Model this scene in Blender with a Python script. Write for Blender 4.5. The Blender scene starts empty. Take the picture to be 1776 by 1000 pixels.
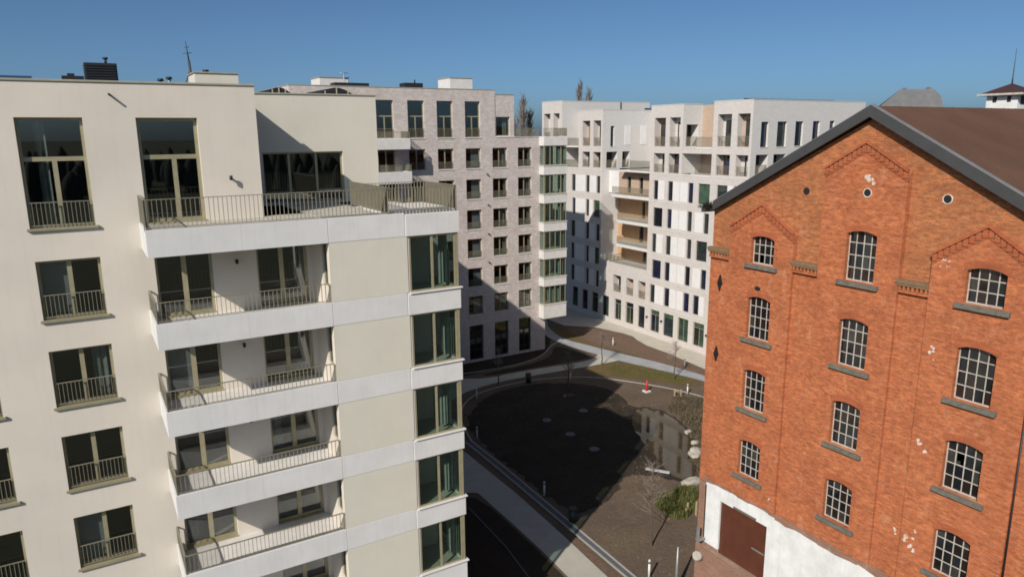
import bpy, bmesh, math, random
from mathutils import Vector, Matrix
R = random.Random(7)
H = 23.8                       # eye height above the courtyard; z below is written relative to eye level
scene = bpy.context.scene
col = scene.collection

# ------------------------------------------------------------------ camera
cam_d = bpy.data.cameras.new("camera")
cam_d.sensor_width = 36.0
cam_d.lens = 36.0 * 1246.65 / 1776.0
cam_d.clip_start = 0.1
cam_d.clip_end = 12000
cam = bpy.data.objects.new("camera", cam_d)
yaw, pit, rol = math.radians(30.798), math.radians(12.184), math.radians(-0.4756)
fw = Vector((math.sin(yaw) * math.cos(pit), math.cos(yaw) * math.cos(pit), -math.sin(pit)))
rt = Vector((math.cos(yaw), -math.sin(yaw), 0))
up = rt.cross(fw)
r2 = math.cos(rol) * rt + math.sin(rol) * up
u2 = -math.sin(rol) * rt + math.cos(rol) * up
cam.matrix_world = Matrix(((r2.x, u2.x, -fw.x, 0), (r2.y, u2.y, -fw.y, 0), (r2.z, u2.z, -fw.z, H), (0, 0, 0, 1)))
col.objects.link(cam)
scene.camera = cam

# ------------------------------------------------------------------ sky, sun, exposure
SUN = Vector((1.0, 0.63, -0.82)).normalized()      # direction the light travels
el = math.asin(-SUN.z)
az = math.atan2(-SUN.x, -SUN.y)
world = bpy.data.worlds.new("World")
scene.world = world
world.use_nodes = True
wn = world.node_tree
wn.nodes.clear()
sky = wn.nodes.new("ShaderNodeTexSky")
sky.sky_type = 'NISHITA'
sky.sun_disc = False
sky.sun_elevation = el
sky.sun_rotation = az % (2 * math.pi)
sky.altitude = 0
sky.air_density = 0.5
sky.dust_density = 1.5
sky.ozone_density = 5.0
bg = wn.nodes.new("ShaderNodeBackground")
bg.inputs[1].default_value = 0.088
wo = wn.nodes.new("ShaderNodeOutputWorld")
tint = wn.nodes.new("ShaderNodeMix")          # spring haze: the whole dome slightly greener than clear air
tint.data_type = 'RGBA'
tint.blend_type = 'MULTIPLY'
tint.inputs[0].default_value = 1.0
tint.inputs[7].default_value = (0.92, 1.07, 1.03, 1)
wn.links.new(sky.outputs[0], tint.inputs[6])
wn.links.new(tint.outputs[2], bg.inputs[0])
wn.links.new(bg.outputs[0], wo.inputs[0])
sd = bpy.data.lights.new("sun", 'SUN')
sd.energy = 4.95
sd.angle = math.radians(0.5)
sd.color = (1.0, 0.93, 0.83)
sun = bpy.data.objects.new("sun", sd)
sun.rotation_euler = SUN.to_track_quat('-Z', 'Y').to_euler()
sun.location = (-60, -40, 80)
col.objects.link(sun)
scene.view_settings.view_transform = 'Standard'
scene.view_settings.look = 'None'
scene.view_settings.exposure = 0.0
scene.view_settings.gamma = 1.0
scene.view_settings.use_curve_mapping = False
scene.cycles.max_bounces = 8
scene.cycles.filter_width = 1.7
scene.cycles.transparent_max_bounces = 12
scene.cycles.caustics_reflective = False
scene.cycles.caustics_refractive = False

# ------------------------------------------------------------------ materials
def new_mat(name):
    m = bpy.data.materials.new(name)
    m.use_nodes = True
    nt = m.node_tree
    nt.nodes.clear()
    out = nt.nodes.new("ShaderNodeOutputMaterial")
    return m, nt, out
def nd(nt, t, **kw):
    n = nt.nodes.new(t)
    for k, v in kw.items():
        if k in n.inputs.keys() if isinstance(k, str) else False:
            n.inputs[k].default_value = v
        else:
            setattr(n, k, v)
    return n
def c4(c):
    return (c[0], c[1], c[2], 1)
def noise(nt, vec, scale, detail=4, rough=0.55):
    n = nt.nodes.new("ShaderNodeTexNoise")
    n.inputs["Scale"].default_value = scale
    n.inputs["Detail"].default_value = detail
    n.inputs["Roughness"].default_value = rough
    nt.links.new(vec, n.inputs["Vector"])
    return n.outputs["Fac"]
def ramp(nt, fac, a, b):
    n = nt.nodes.new("ShaderNodeMapRange")
    n.inputs["From Min"].default_value = a
    n.inputs["From Max"].default_value = b
    nt.links.new(fac, n.inputs["Value"])
    return n.outputs["Result"]
def mixc(nt, fac, a, b, blend='MIX'):
    n = nt.nodes.new("ShaderNodeMix")
    n.data_type = 'RGBA'
    n.blend_type = blend
    if hasattr(fac, "is_linked") or hasattr(fac, "links"):
        nt.links.new(fac, n.inputs[0])
    else:
        n.inputs[0].default_value = fac
    for i, c in ((6, a), (7, b)):
        if isinstance(c, tuple):
            n.inputs[i].default_value = c4(c)
        else:
            nt.links.new(c, n.inputs[i])
    return n.outputs[2]
def position(nt, scale=(1, 1, 1)):
    g = nt.nodes.new("ShaderNodeNewGeometry")
    if scale == (1, 1, 1):
        return g.outputs["Position"]
    m = nt.nodes.new("ShaderNodeMapping")
    m.inputs["Scale"].default_value = scale
    nt.links.new(g.outputs["Position"], m.inputs["Vector"])
    return m.outputs[0]
def principled(nt, out, colr, rough=0.8, metal=0.0, bump=None, bstr=0.3, bdist=0.02, spec=0.4):
    p = nt.nodes.new("ShaderNodeBsdfPrincipled")
    if isinstance(colr, tuple):
        p.inputs["Base Color"].default_value = c4(colr)
    else:
        nt.links.new(colr, p.inputs["Base Color"])
    if isinstance(rough, (int, float)):
        p.inputs["Roughness"].default_value = rough
    else:
        nt.links.new(rough, p.inputs["Roughness"])
    p.inputs["Metallic"].default_value = metal
    p.inputs["Specular IOR Level"].default_value = spec
    if bump is not None:
        b = nt.nodes.new("ShaderNodeBump")
        b.inputs["Strength"].default_value = bstr
        b.inputs["Distance"].default_value = bdist
        nt.links.new(bump, b.inputs["Height"])
        nt.links.new(b.outputs[0], p.inputs["Normal"])
    nt.links.new(p.outputs[0], out.inputs[0])
    return p
def plain(name, c1, c2=None, scale=3.0, rough=0.7, metal=0.0, bump=0.0, streak=0.0, spec=0.4, fine=40.0):
    m, nt, out = new_mat(name)
    pos = position(nt)
    if c2 is None:
        c2 = tuple(x * 0.82 for x in c1)
    f = ramp(nt, noise(nt, pos, scale, 6, 0.6), 0.35, 0.68)
    cc = mixc(nt, f, c1, c2)
    if streak:
        s = ramp(nt, noise(nt, position(nt, (6, 6, 0.35)), 1.0, 5, 0.6), 0.5, 0.8)
        sm = nt.nodes.new("ShaderNodeMath"); sm.operation = 'MULTIPLY'
        sm.inputs[1].default_value = streak
        nt.links.new(s, sm.inputs[0])
        cc = mixc(nt, sm.outputs[0], cc, tuple(x * 0.6 for x in c1))
    h = noise(nt, pos, fine, 4, 0.6)
    principled(nt, out, cc, rough, metal, h if bump else None, bump, 0.01, spec)
    return m
def brickmat(name, ca, cb, mortar, dark, bw=0.22, rh=0.075, mort=0.012, patch=0.5, bump=0.5, stain=None, stainamt=0.0, speck=0.0):
    m, nt, out = new_mat(name)
    g = nt.nodes.new("ShaderNodeNewGeometry")
    sx = nt.nodes.new("ShaderNodeSeparateXYZ")
    nt.links.new(g.outputs["Position"], sx.inputs[0])
    ad = nt.nodes.new("ShaderNodeMath"); ad.operation = 'ADD'
    nt.links.new(sx.outputs[0], ad.inputs[0]); nt.links.new(sx.outputs[1], ad.inputs[1])
    cb_ = nt.nodes.new("ShaderNodeCombineXYZ")
    nt.links.new(ad.outputs[0], cb_.inputs[0]); nt.links.new(sx.outputs[2], cb_.inputs[1])
    b = nt.nodes.new("ShaderNodeTexBrick")
    nt.links.new(cb_.outputs[0], b.inputs["Vector"])
    b.inputs["Scale"].default_value = 1.0
    b.inputs["Brick Width"].default_value = bw
    b.inputs["Row Height"].default_value = rh
    b.inputs["Mortar Size"].default_value = mort
    b.inputs["Mortar Smooth"].default_value = 0.2
    b.inputs["Bias"].default_value = 0.0
    b.inputs["Color1"].default_value = c4(ca)
    b.inputs["Color2"].default_value = c4(cb)
    b.inputs["Mortar"].default_value = c4(mortar)
    pos = g.outputs["Position"]
    # courses of slightly different firing + large patches
    rows = ramp(nt, noise(nt, position(nt, (1.6, 1.6, 9.0)), 1.0, 3, 0.6), 0.35, 0.75)
    c = mixc(nt, rows, b.outputs["Color"], mixc(nt, 0.55, b.outputs["Color"], dark))
    f = ramp(nt, noise(nt, pos, 0.8, 6, 0.65), 0.45, 0.75)
    fm = nt.nodes.new("ShaderNodeMath"); fm.operation = 'MULTIPLY'; fm.inputs[1].default_value = patch
    nt.links.new(f, fm.inputs[0])
    c = mixc(nt, fm.outputs[0], c, dark)
    if speck:
        sp = nt.nodes.new("ShaderNodeMapRange"); sp.inputs["From Min"].default_value = 0.3; sp.inputs["From Max"].default_value = 0.7
        sp.inputs["To Min"].default_value = 1 - speck; sp.inputs["To Max"].default_value = 1 + speck * .6
        nt.links.new(noise(nt, position(nt, (3.2, 3.2, 7.0)), 1.6, 6, 0.75), sp.inputs["Value"])
        vm = nt.nodes.new("ShaderNodeVectorMath"); vm.operation = 'SCALE'
        nt.links.new(c, vm.inputs[0]); nt.links.new(sp.outputs["Result"], vm.inputs["Scale"])
        c = vm.outputs[0]
    if stain:
        s = ramp(nt, noise(nt, position(nt, (1.7, 1.7, 1.1)), 1.3, 8, 0.7), 0.56, 0.72)
        sm = nt.nodes.new("ShaderNodeMath"); sm.operation = 'MULTIPLY'; sm.inputs[1].default_value = stainamt
        nt.links.new(s, sm.inputs[0])
        c = mixc(nt, sm.outputs[0], c, stain)
    inv = nt.nodes.new("ShaderNodeMath"); inv.operation = 'SUBTRACT'; inv.inputs[0].default_value = 1.0
    nt.links.new(b.outputs["Fac"], inv.inputs[1])
    n2 = noise(nt, pos, 30, 3, 0.6)
    a2 = nt.nodes.new("ShaderNodeMath"); a2.operation = 'MULTIPLY_ADD'; a2.inputs[1].default_value = 0.6
    nt.links.new(n2, a2.inputs[0]); nt.links.new(inv.outputs[0], a2.inputs[2])
    principled(nt, out, c, 0.9, 0, a2.outputs[0], bump, 0.012, 0.25)
    return m
def glassmat(name, tint, ior=1.7, rough=0.015, wob=0.0):
    m, nt, out = new_mat(name)
    tr = nt.nodes.new("ShaderNodeBsdfTransparent"); tr.inputs[0].default_value = c4(tint)
    gl = nt.nodes.new("ShaderNodeBsdfGlossy"); gl.inputs["Roughness"].default_value = rough
    gl.inputs[0].default_value = (0.92, 0.97, 0.97, 1)
    fr = nt.nodes.new("ShaderNodeFresnel"); fr.inputs[0].default_value = ior
    if wob:
        b = nt.nodes.new("ShaderNodeBump"); b.inputs["Strength"].default_value = wob; b.inputs["Distance"].default_value = 0.02
        nt.links.new(noise(nt, position(nt), 1.2, 2, 0.4), b.inputs["Height"])
        nt.links.new(b.outputs[0], gl.inputs["Normal"])
    mx = nt.nodes.new("ShaderNodeMixShader")
    ge = nt.nodes.new("ShaderNodeNewGeometry"); om = nt.nodes.new("ShaderNodeMath"); om.operation = 'SUBTRACT'; om.inputs[0].default_value = 1.0
    nt.links.new(ge.outputs["Backfacing"], om.inputs[1])
    fm = nt.nodes.new("ShaderNodeMath"); fm.operation = 'MULTIPLY'
    nt.links.new(fr.outputs[0], fm.inputs[0]); nt.links.new(om.outputs[0], fm.inputs[1])
    nt.links.new(fm.outputs[0], mx.inputs[0]); nt.links.new(tr.outputs[0], mx.inputs[1]); nt.links.new(gl.outputs[0], mx.inputs[2])
    nt.links.new(mx.outputs[0], out.inputs[0])
    return m
def darkglass(name, stops, rough=0.04, ior=1.8):
    """opaque glazing of an unlit room; the tone differs from pane to pane"""
    m, nt, out = new_mat(name)
    oi = nt.nodes.new("ShaderNodeObjectInfo")
    cr = nt.nodes.new("ShaderNodeValToRGB")
    cr.color_ramp.interpolation = 'CONSTANT'
    e = cr.color_ramp.elements
    e[0].position = 0; e[0].color = c4(stops[0])
    e[1].position = 1.0 / len(stops); e[1].color = c4(stops[1])
    for i, s in enumerate(stops[2:], 2):
        q = e.new(i / len(stops)); q.color = c4(s)
    nt.links.new(oi.outputs["Random"], cr.inputs[0])
    v = ramp(nt, noise(nt, position(nt), 1.4, 3, 0.5), 0.3, 0.75)
    c = mixc(nt, v, cr.outputs[0], mixc(nt, 0.65, cr.outputs[0], (0.004, 0.005, 0.006)))
    p = principled(nt, out, c, rough, 0, None, spec=0.5)
    p.inputs["IOR"].default_value = ior
    return m

M = {}
M['cream'] = plain('cream render', (0.645, 0.59, 0.52), (0.59, 0.54, 0.475), 0.45, 0.9, bump=0.15, streak=0.13)
M['cream_panel'] = plain('beige wall panel', (0.61, 0.585, 0.505), (0.575, 0.55, 0.475), 0.8, 0.85, bump=0.08, streak=0.08)
M['concrete'] = plain('pale concrete', (0.645, 0.64, 0.64), (0.585, 0.58, 0.575), 1.1, 0.85, bump=0.12, streak=0.22)
M['coping'] = plain('beige coping', (0.36, 0.34, 0.27), None, 2, 0.5)
M['bronze'] = plain('champagne metal', (0.40, 0.36, 0.235), (0.34, 0.305, 0.20), 4, 0.42, 0.35)
M['rail'] = plain('rail metal', (0.31, 0.285, 0.215), (0.26, 0.24, 0.18), 4, 0.42, 0.35)
M['glass'] = glassmat('window glass', (0.72, 0.76, 0.75), 2.3)
M['glass_green'] = glassmat('green tinted glass', (0.74, 0.81, 0.775), 1.75)
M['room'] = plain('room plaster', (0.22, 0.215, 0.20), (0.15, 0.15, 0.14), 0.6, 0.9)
M['room_floor'] = plain('pale wood floor', (0.42, 0.38, 0.32), (0.34, 0.31, 0.26), 1.2, 0.7)
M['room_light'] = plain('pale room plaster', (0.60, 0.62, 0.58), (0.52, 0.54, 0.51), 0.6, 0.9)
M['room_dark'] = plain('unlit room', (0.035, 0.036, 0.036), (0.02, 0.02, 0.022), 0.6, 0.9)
M['curtain'] = plain('curtain cloth', (0.36, 0.375, 0.355), (0.26, 0.28, 0.265), 3, 0.9)
M['blind'] = plain('grey roller blind', (0.42, 0.42, 0.44), (0.36, 0.36, 0.38), 1.5, 0.9)
M['terrace'] = plain('terrace tiles', (0.48, 0.45, 0.39), None, 1.5, 0.9)
M['roof_white'] = plain('white roof gravel', (0.66, 0.63, 0.58), (0.5, 0.48, 0.44), 9, 0.95, bump=0.4)
M['roof_felt'] = plain('grey roofing felt', (0.10, 0.10, 0.105), None, 2, 0.9)
M['black'] = plain('black metal', (0.018, 0.018, 0.02), None, 5, 0.5)
M['unit'] = plain('dark louvre metal', (0.030, 0.032, 0.036), None, 5, 0.5, 0.3)
M['brickB'] = brickmat('grey rose brick', (0.66, 0.595, 0.56), (0.50, 0.435, 0.41), (0.60, 0.55, 0.52), (0.40, 0.335, 0.315), 0.30, 0.14, 0.012, 0.6, 0.5)
M['brickC'] = brickmat('white washed brick', (0.60, 0.56, 0.535), (0.53, 0.485, 0.46), (0.58, 0.55, 0.53), (0.45, 0.41, 0.39), 0.24, 0.10, 0.012, 0.35, 0.35)
M['brickCpale'] = brickmat('pale grey brick', (0.64, 0.625, 0.605), (0.58, 0.565, 0.55), (0.61, 0.595, 0.58), (0.51, 0.495, 0.48), 0.24, 0.10, 0.012, 0.3, 0.3)
M['brickOrange'] = brickmat('ochre brick', (0.58, 0.36, 0.20), (0.49, 0.29, 0.16), (0.5, 0.36, 0.23), (0.38, 0.22, 0.125), 0.24, 0.10, 0.012, 0.4, 0.4)
M['brickTan'] = brickmat('tan brick', (0.50, 0.37, 0.28), (0.42, 0.30, 0.225), (0.46, 0.38, 0.31), (0.34, 0.24, 0.18), 0.24, 0.10, 0.012, 0.4, 0.4)
M['plaster'] = plain('white infill panel', (0.70, 0.69, 0.69), (0.64, 0.63, 0.63), 1.5, 0.8, streak=0.1)
M['slabwhite'] = plain('white precast slab', (0.66, 0.64, 0.62), (0.58, 0.56, 0.54), 2, 0.8, streak=0.15)
M['glassC'] = darkglass('blue grey glazing', [(0.012, 0.016, 0.03), (0.012, 0.018, 0.05), (0.03, 0.04, 0.042), (0.012, 0.015, 0.055), (0.03, 0.042, 0.04), (0.008, 0.01, 0.015)], 0.05, 1.7)
M['glassCgreen'] = darkglass('green grey glazing', [(0.07, 0.125, 0.085), (0.025, 0.04, 0.045), (0.045, 0.08, 0.06), (0.015, 0.022, 0.04), (0.02, 0.022, 0.022)], 0.05, 1.6)
M['brickW'] = brickmat('old orange brick', (0.60, 0.178, 0.064), (0.44, 0.112, 0.040), (0.50, 0.25, 0.14), (0.28, 0.085, 0.040), 0.225, 0.072, 0.009, 0.55, 1.0, (0.58, 0.31, 0.19), 0.45, 0.42)
M['brickWg'] = brickmat('sooty gable brick', (0.56, 0.185, 0.064), (0.38, 0.112, 0.040), (0.48, 0.27, 0.15), (0.24, 0.090, 0.042), 0.225, 0.072, 0.009, 0.55, 1.0, (0.55, 0.32, 0.2), 0.3, 0.42)
M['brickWdark'] = brickmat('deep red brick', (0.50, 0.125, 0.042), (0.40, 0.095, 0.036), (0.33, 0.17, 0.10), (0.2, 0.06, 0.03), 0.225, 0.072, 0.009, 0.4, 0.9)
M['brickOld'] = brickmat('worn brown brick', (0.33, 0.155, 0.10), (0.26, 0.125, 0.085), (0.34, 0.25, 0.19), (0.18, 0.10, 0.075), 0.225, 0.072, 0.012, 0.6, 1.0, (0.42, 0.33, 0.27), 0.5)
M['stone'] = plain('bluestone sill', (0.165, 0.155, 0.13), (0.10, 0.095, 0.08), 5, 0.85, bump=0.3)
M['mossstone'] = plain('mossy stone cap', (0.23, 0.135, 0.075), (0.15, 0.105, 0.06), 6, 0.9, bump=0.4)
M['ironwhite'] = plain('weathered white iron', (0.50, 0.47, 0.42), (0.34, 0.30, 0.26), 7, 0.6)
M['pane'] = darkglass('old window panes', [(0.012, 0.010, 0.012), (0.022, 0.014, 0.014), (0.010, 0.012, 0.016), (0.05, 0.048, 0.045), (0.03, 0.018, 0.016), (0.014, 0.013, 0.015), (0.018, 0.02, 0.026)], 0.06, 1.6)
M['whitepaint'] = plain('white limewash', (0.72, 0.725, 0.72), (0.58, 0.58, 0.57), 1.6, 0.9, bump=0.4, streak=0.35, fine=18)
M['whitechip'] = plain('white paint mark', (0.66, 0.60, 0.55), (0.44, 0.27, 0.19), 9, 0.9)
M['rust'] = plain('rust brown door', (0.105, 0.034, 0.018), (0.08, 0.025, 0.014), 1.5, 0.55, streak=0.25)
M['roofred'] = plain('red brown roofing', (0.125, 0.068, 0.046), (0.10, 0.055, 0.038), 0.5, 0.9, streak=0.12, spec=0.15)
M['verge'] = plain('dark grey verge board', (0.055, 0.056, 0.058), None, 2, 0.6)
M['zinc'] = plain('zinc flashing', (0.38, 0.37, 0.36), None, 3, 0.5, 0.6)
M['slate'] = plain('old grey slates', (0.135, 0.135, 0.14), (0.10, 0.10, 0.105), 1.0, 0.8)
M['solar'] = plain('solar cells', (0.018, 0.025, 0.06), (0.014, 0.02, 0.045), 2, 0.2)
M['path'] = plain('path concrete', (0.44, 0.42, 0.36), (0.37, 0.35, 0.305), 0.9, 0.95, bump=0.2)
M['path_blue'] = plain('grey path paving', (0.34, 0.345, 0.36), (0.28, 0.285, 0.30), 0.9, 0.95, bump=0.2)
M['pave'] = plain('pale forecourt paving', (0.50, 0.455, 0.39), (0.43, 0.39, 0.335), 0.8, 0.95, bump=0.2)
M['gutter'] = plain('dark gutter stone', (0.105, 0.11, 0.125), None, 2, 0.8)
M['kerb'] = plain('kerb stone', (0.36, 0.345, 0.31), None, 3, 0.9)
M['wood'] = plain('bare timber', (0.42, 0.32, 0.20), (0.33, 0.25, 0.16), 5, 0.85)
M['palewood'] = plain('bleached plank', (0.52, 0.53, 0.53), (0.42, 0.43, 0.43), 5, 0.8)
M['bark'] = plain('grey brown bark', (0.10, 0.075, 0.055), None, 6, 0.95)
M['twig'] = plain('bare twigs', (0.25, 0.20, 0.165), (0.19, 0.15, 0.125), 1.0, 0.95)
M['leaf'] = plain('grass blades', (0.075, 0.095, 0.022), (0.12, 0.105, 0.035), 1.2, 0.8)
M['moss'] = plain('dark gutter weeds', (0.035, 0.03, 0.015), None, 6, 0.95)
M['wood_far'] = plain('far woodland', (0.035, 0.042, 0.03), (0.05, 0.045, 0.035), 0.06, 0.95)
M['postwhite'] = plain('pale post paint', (0.66, 0.65, 0.62), None, 3, 0.5)
M['red'] = plain('red plastic', (0.55, 0.035, 0.025), None, 3, 0.45)
M['rock'] = plain('pale limestone', (0.46, 0.42, 0.36), (0.33, 0.30, 0.26), 3, 0.95, bump=0.5, fine=8)
M['bin'] = plain('dark green bin metal', (0.028, 0.04, 0.038), None, 3, 0.5)
M['disc'] = plain('pale grey disc', (0.13, 0.13, 0.14), None, 3, 0.8)

def soilmat(name, cs, scale=0.35):
    m, nt, out = new_mat(name)
    pos = position(nt)
    f1 = ramp(nt, noise(nt, pos, scale, 7, 0.62), 0.36, 0.66)
    c = mixc(nt, f1, cs[0], cs[1])
    f2 = ramp(nt, noise(nt, position(nt, (0.8, 1.3, 1)), 0.16, 4, 0.6), 0.5, 0.72)
    c = mixc(nt, f2, c, cs[2])
    f4 = ramp(nt, noise(nt, position(nt, (1, 1.4, 1)), 1.1, 8, 0.72), 0.55, 0.7)
    c = mixc(nt, f4, c, tuple(x * 1.45 for x in cs[1]))
    f3 = ramp(nt, noise(nt, pos, 3.2, 5, 0.7), 0.52, 0.75)
    c = mixc(nt, f3, c, tuple(x * 0.55 for x in cs[0]))
    h = noise(nt, pos, 5.0, 8, 0.7)
    principled(nt, out, c, 0.95, 0, h, 0.9, 0.08, 0.15)
    return m
M['soil'] = soilmat('bare brown soil', [(0.140, 0.104, 0.078), (0.112, 0.082, 0.062), (0.15, 0.112, 0.072)])
M['soil_dark'] = soilmat('dark planted soil', [(0.042, 0.030, 0.022), (0.032, 0.023, 0.018), (0.04, 0.032, 0.02)])
M['lawn'] = soilmat('thin olive lawn', [(0.125, 0.095, 0.038), (0.14, 0.095, 0.045), (0.09, 0.08, 0.028)], 0.6)
M['bedsoil'] = soilmat('red brown bed soil', [(0.17, 0.115, 0.085), (0.14, 0.095, 0.07), (0.16, 0.105, 0.07)], 0.5)
M['earth'] = soilmat('far fields', [(0.07, 0.075, 0.042), (0.09, 0.08, 0.055), (0.055, 0.06, 0.035)], 0.02)
M['shade_soil'] = soilmat('dark soil with painted shade', [(0.044, 0.034, 0.026), (0.030, 0.024, 0.019), (0.052, 0.042, 0.03)], 0.5)  # soil tone lowered further so the colour itself carries the courtyard shade
def watermat():
    m, nt, out = new_mat('pond water')
    f = ramp(nt, noise(nt, position(nt), 0.5, 4, 0.6), 0.4, 0.7)
    c = mixc(nt, f, (0.060, 0.043, 0.024), (0.035, 0.027, 0.017))
    h = noise(nt, position(nt), 3.0, 3, 0.5)
    p = principled(nt, out, c, 0.03, 0, h, 0.05, 0.02, 0.5)
    p.inputs["IOR"].default_value = 1.36
    return m
M['water'] = watermat()

# ------------------------------------------------------------------ mesh helpers
class MB:
    def __init__(s):
        s.v = []; s.f = []; s.sm = []
    def quad(s, pts, n=None, smooth=False):
        p = [Vector(q) for q in pts]
        if n is not None:
            nn = (p[1] - p[0]).cross(p[2] - p[0])
            if nn.dot(Vector(n)) < 0:
                p = p[::-1]
        i = len(s.v)
        s.v += [tuple(q) for q in p]
        s.f.append(tuple(range(i, i + len(p)))); s.sm.append(smooth)
        return s
    def box(s, x0, x1, y0, y1, z0, z1):
        x0, x1 = sorted((x0, x1)); y0, y1 = sorted((y0, y1)); z0, z1 = sorted((z0, z1))
        i = len(s.v)
        s.v += [(x0, y0, z0), (x1, y0, z0), (x1, y1, z0), (x0, y1, z0), (x0, y0, z1), (x1, y0, z1), (x1, y1, z1), (x0, y1, z1)]
        for f in ((0, 3, 2, 1), (4, 5, 6, 7), (0, 1, 5, 4), (1, 2, 6, 5), (2, 3, 7, 6), (3, 0, 4, 7)):
            s.f.append(tuple(i + k for k in f)); s.sm.append(False)
        return s
    def abox(s, ax, u0, u1, d0, d1, z0, z1):
        """box in facade coordinates: u along the wall, d into the wall"""
        return s.box(u0, u1, d0, d1, z0, z1) if ax == 1 else s.box(d0, d1, u0, u1, z0, z1)
    def tube(s, a, b, ra, rb=None, n=8, caps=True):
        a = Vector(a); b = Vector(b); rb = ra if rb is None else rb
        d = (b - a).normalized()
        t = Vector((0, 0, 1)) if abs(d.z) < 0.9 else Vector((1, 0, 0))
        e = d.cross(t).normalized(); g = d.cross(e)
        i = len(s.v)
        for k in range(n):
            w = 2 * math.pi * k / n
            o = e * math.cos(w) + g * math.sin(w)
            s.v.append(tuple(a + o * ra)); s.v.append(tuple(b + o * rb))
        for k in range(n):
            j = (k + 1) % n
            s.f.append((i + 2 * k, i + 2 * k + 1, i + 2 * j + 1, i + 2 * j)); s.sm.append(True)
        if caps:
            s.f.append(tuple(i + 2 * k for k in range(n))); s.sm.append(False)
            s.f.append(tuple(i + 2 * k + 1 for k in range(n))[::-1]); s.sm.append(False)
        return s
    def prism(s, poly, z0, z1):
        """vertical prism over a plan polygon"""
        n = len(poly); i = len(s.v)
        ar = sum(poly[k][0] * poly[(k + 1) % n][1] - poly[(k + 1) % n][0] * poly[k][1] for k in range(n))
        if ar < 0: poly = poly[::-1]
        s.v += [(p[0], p[1], z0) for p in poly] + [(p[0], p[1], z1) for p in poly]
        s.f.append(tuple(range(i + n, i + 2 * n))); s.sm.append(False)
        s.f.append(tuple(range(i, i + n))[::-1]); s.sm.append(False)
        for k in range(n):
            j = (k + 1) % n
            s.f.append((i + k, i + j, i + n + j, i + n + k)); s.sm.append(False)
        return s
    def slabx(s, poly, x0, x1):
        """prism over a (y,z) outline, between x0 and x1"""
        n = len(poly); i = len(s.v)
        s.v += [(x0, p[0], p[1]) for p in poly] + [(x1, p[0], p[1]) for p in poly]
        s.f.append(tuple(range(i, i + n))); s.sm.append(False)
        s.f.append(tuple(range(i + n, i + 2 * n))[::-1]); s.sm.append(False)
        for k in range(n):
            j = (k + 1) % n
            s.f.append((i + j, i + k, i + n + k, i + n + j)); s.sm.append(False)
        return s
    def mesh(s, name, mat, o=(0, 0, 0), fix=False):
        me = bpy.data.meshes.new(name)
        me.from_pydata([(v[0] - o[0], v[1] - o[1], v[2] - o[2]) for v in s.v], [], s.f)
        me.polygons.foreach_set('use_smooth', s.sm)
        if fix:
            bm = bmesh.new(); bm.from_mesh(me); bmesh.ops.recalc_face_normals(bm, faces=bm.faces); bm.to_mesh(me); bm.free()
        me.materials.append(mat)
        me.update()
        return me
WO = {}
def put(name, me, parent, o):
    ob = bpy.data.objects.new(name, me)
    col.objects.link(ob)
    WO[ob.name] = Vector(o)
    if parent is not None:
        ob.parent = parent
        ob.location = Vector(o) - WO[parent.name]
    else:
        ob.location = Vector((o[0], o[1], o[2] + H))
    return ob
def build(mb, name, mat, parent=None, o=None, fix=False, bevel=0.0):
    if o is None:
        o = mb.v[0]
    ob = put(name, mb.mesh(name, mat, o, fix), parent, o)
    if bevel:
        b = ob.modifiers.new("bevel", 'BEVEL'); b.width = bevel; b.segments = 2; b.limit_method = 'ANGLE'
    return ob
def tag(o, label, cat, group=None):
    o['label'] = label; o['category'] = cat
    if group: o['group'] = group
    return o
def thing(name, label, cat, o, group=None):
    e = bpy.data.objects.new(name, None)
    e.empty_display_size = 0.5
    col.objects.link(e)
    e.location = (o[0], o[1], o[2] + H)
    WO[e.name] = Vector(o)
    return tag(e, label, cat, group)
def struct(mb, name, mat, fix=False):
    o = build(mb, name, mat, None, None, fix); o['kind'] = 'structure'; return o
def copy_tree(o, parent=None, loc=None):
    c = o.copy(); col.objects.link(c)
    if parent: c.parent = parent
    if loc is not None: c.location = (loc[0], loc[1], loc[2] + H)
    for ch in o.children: copy_tree(ch, c)
    return c

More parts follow.
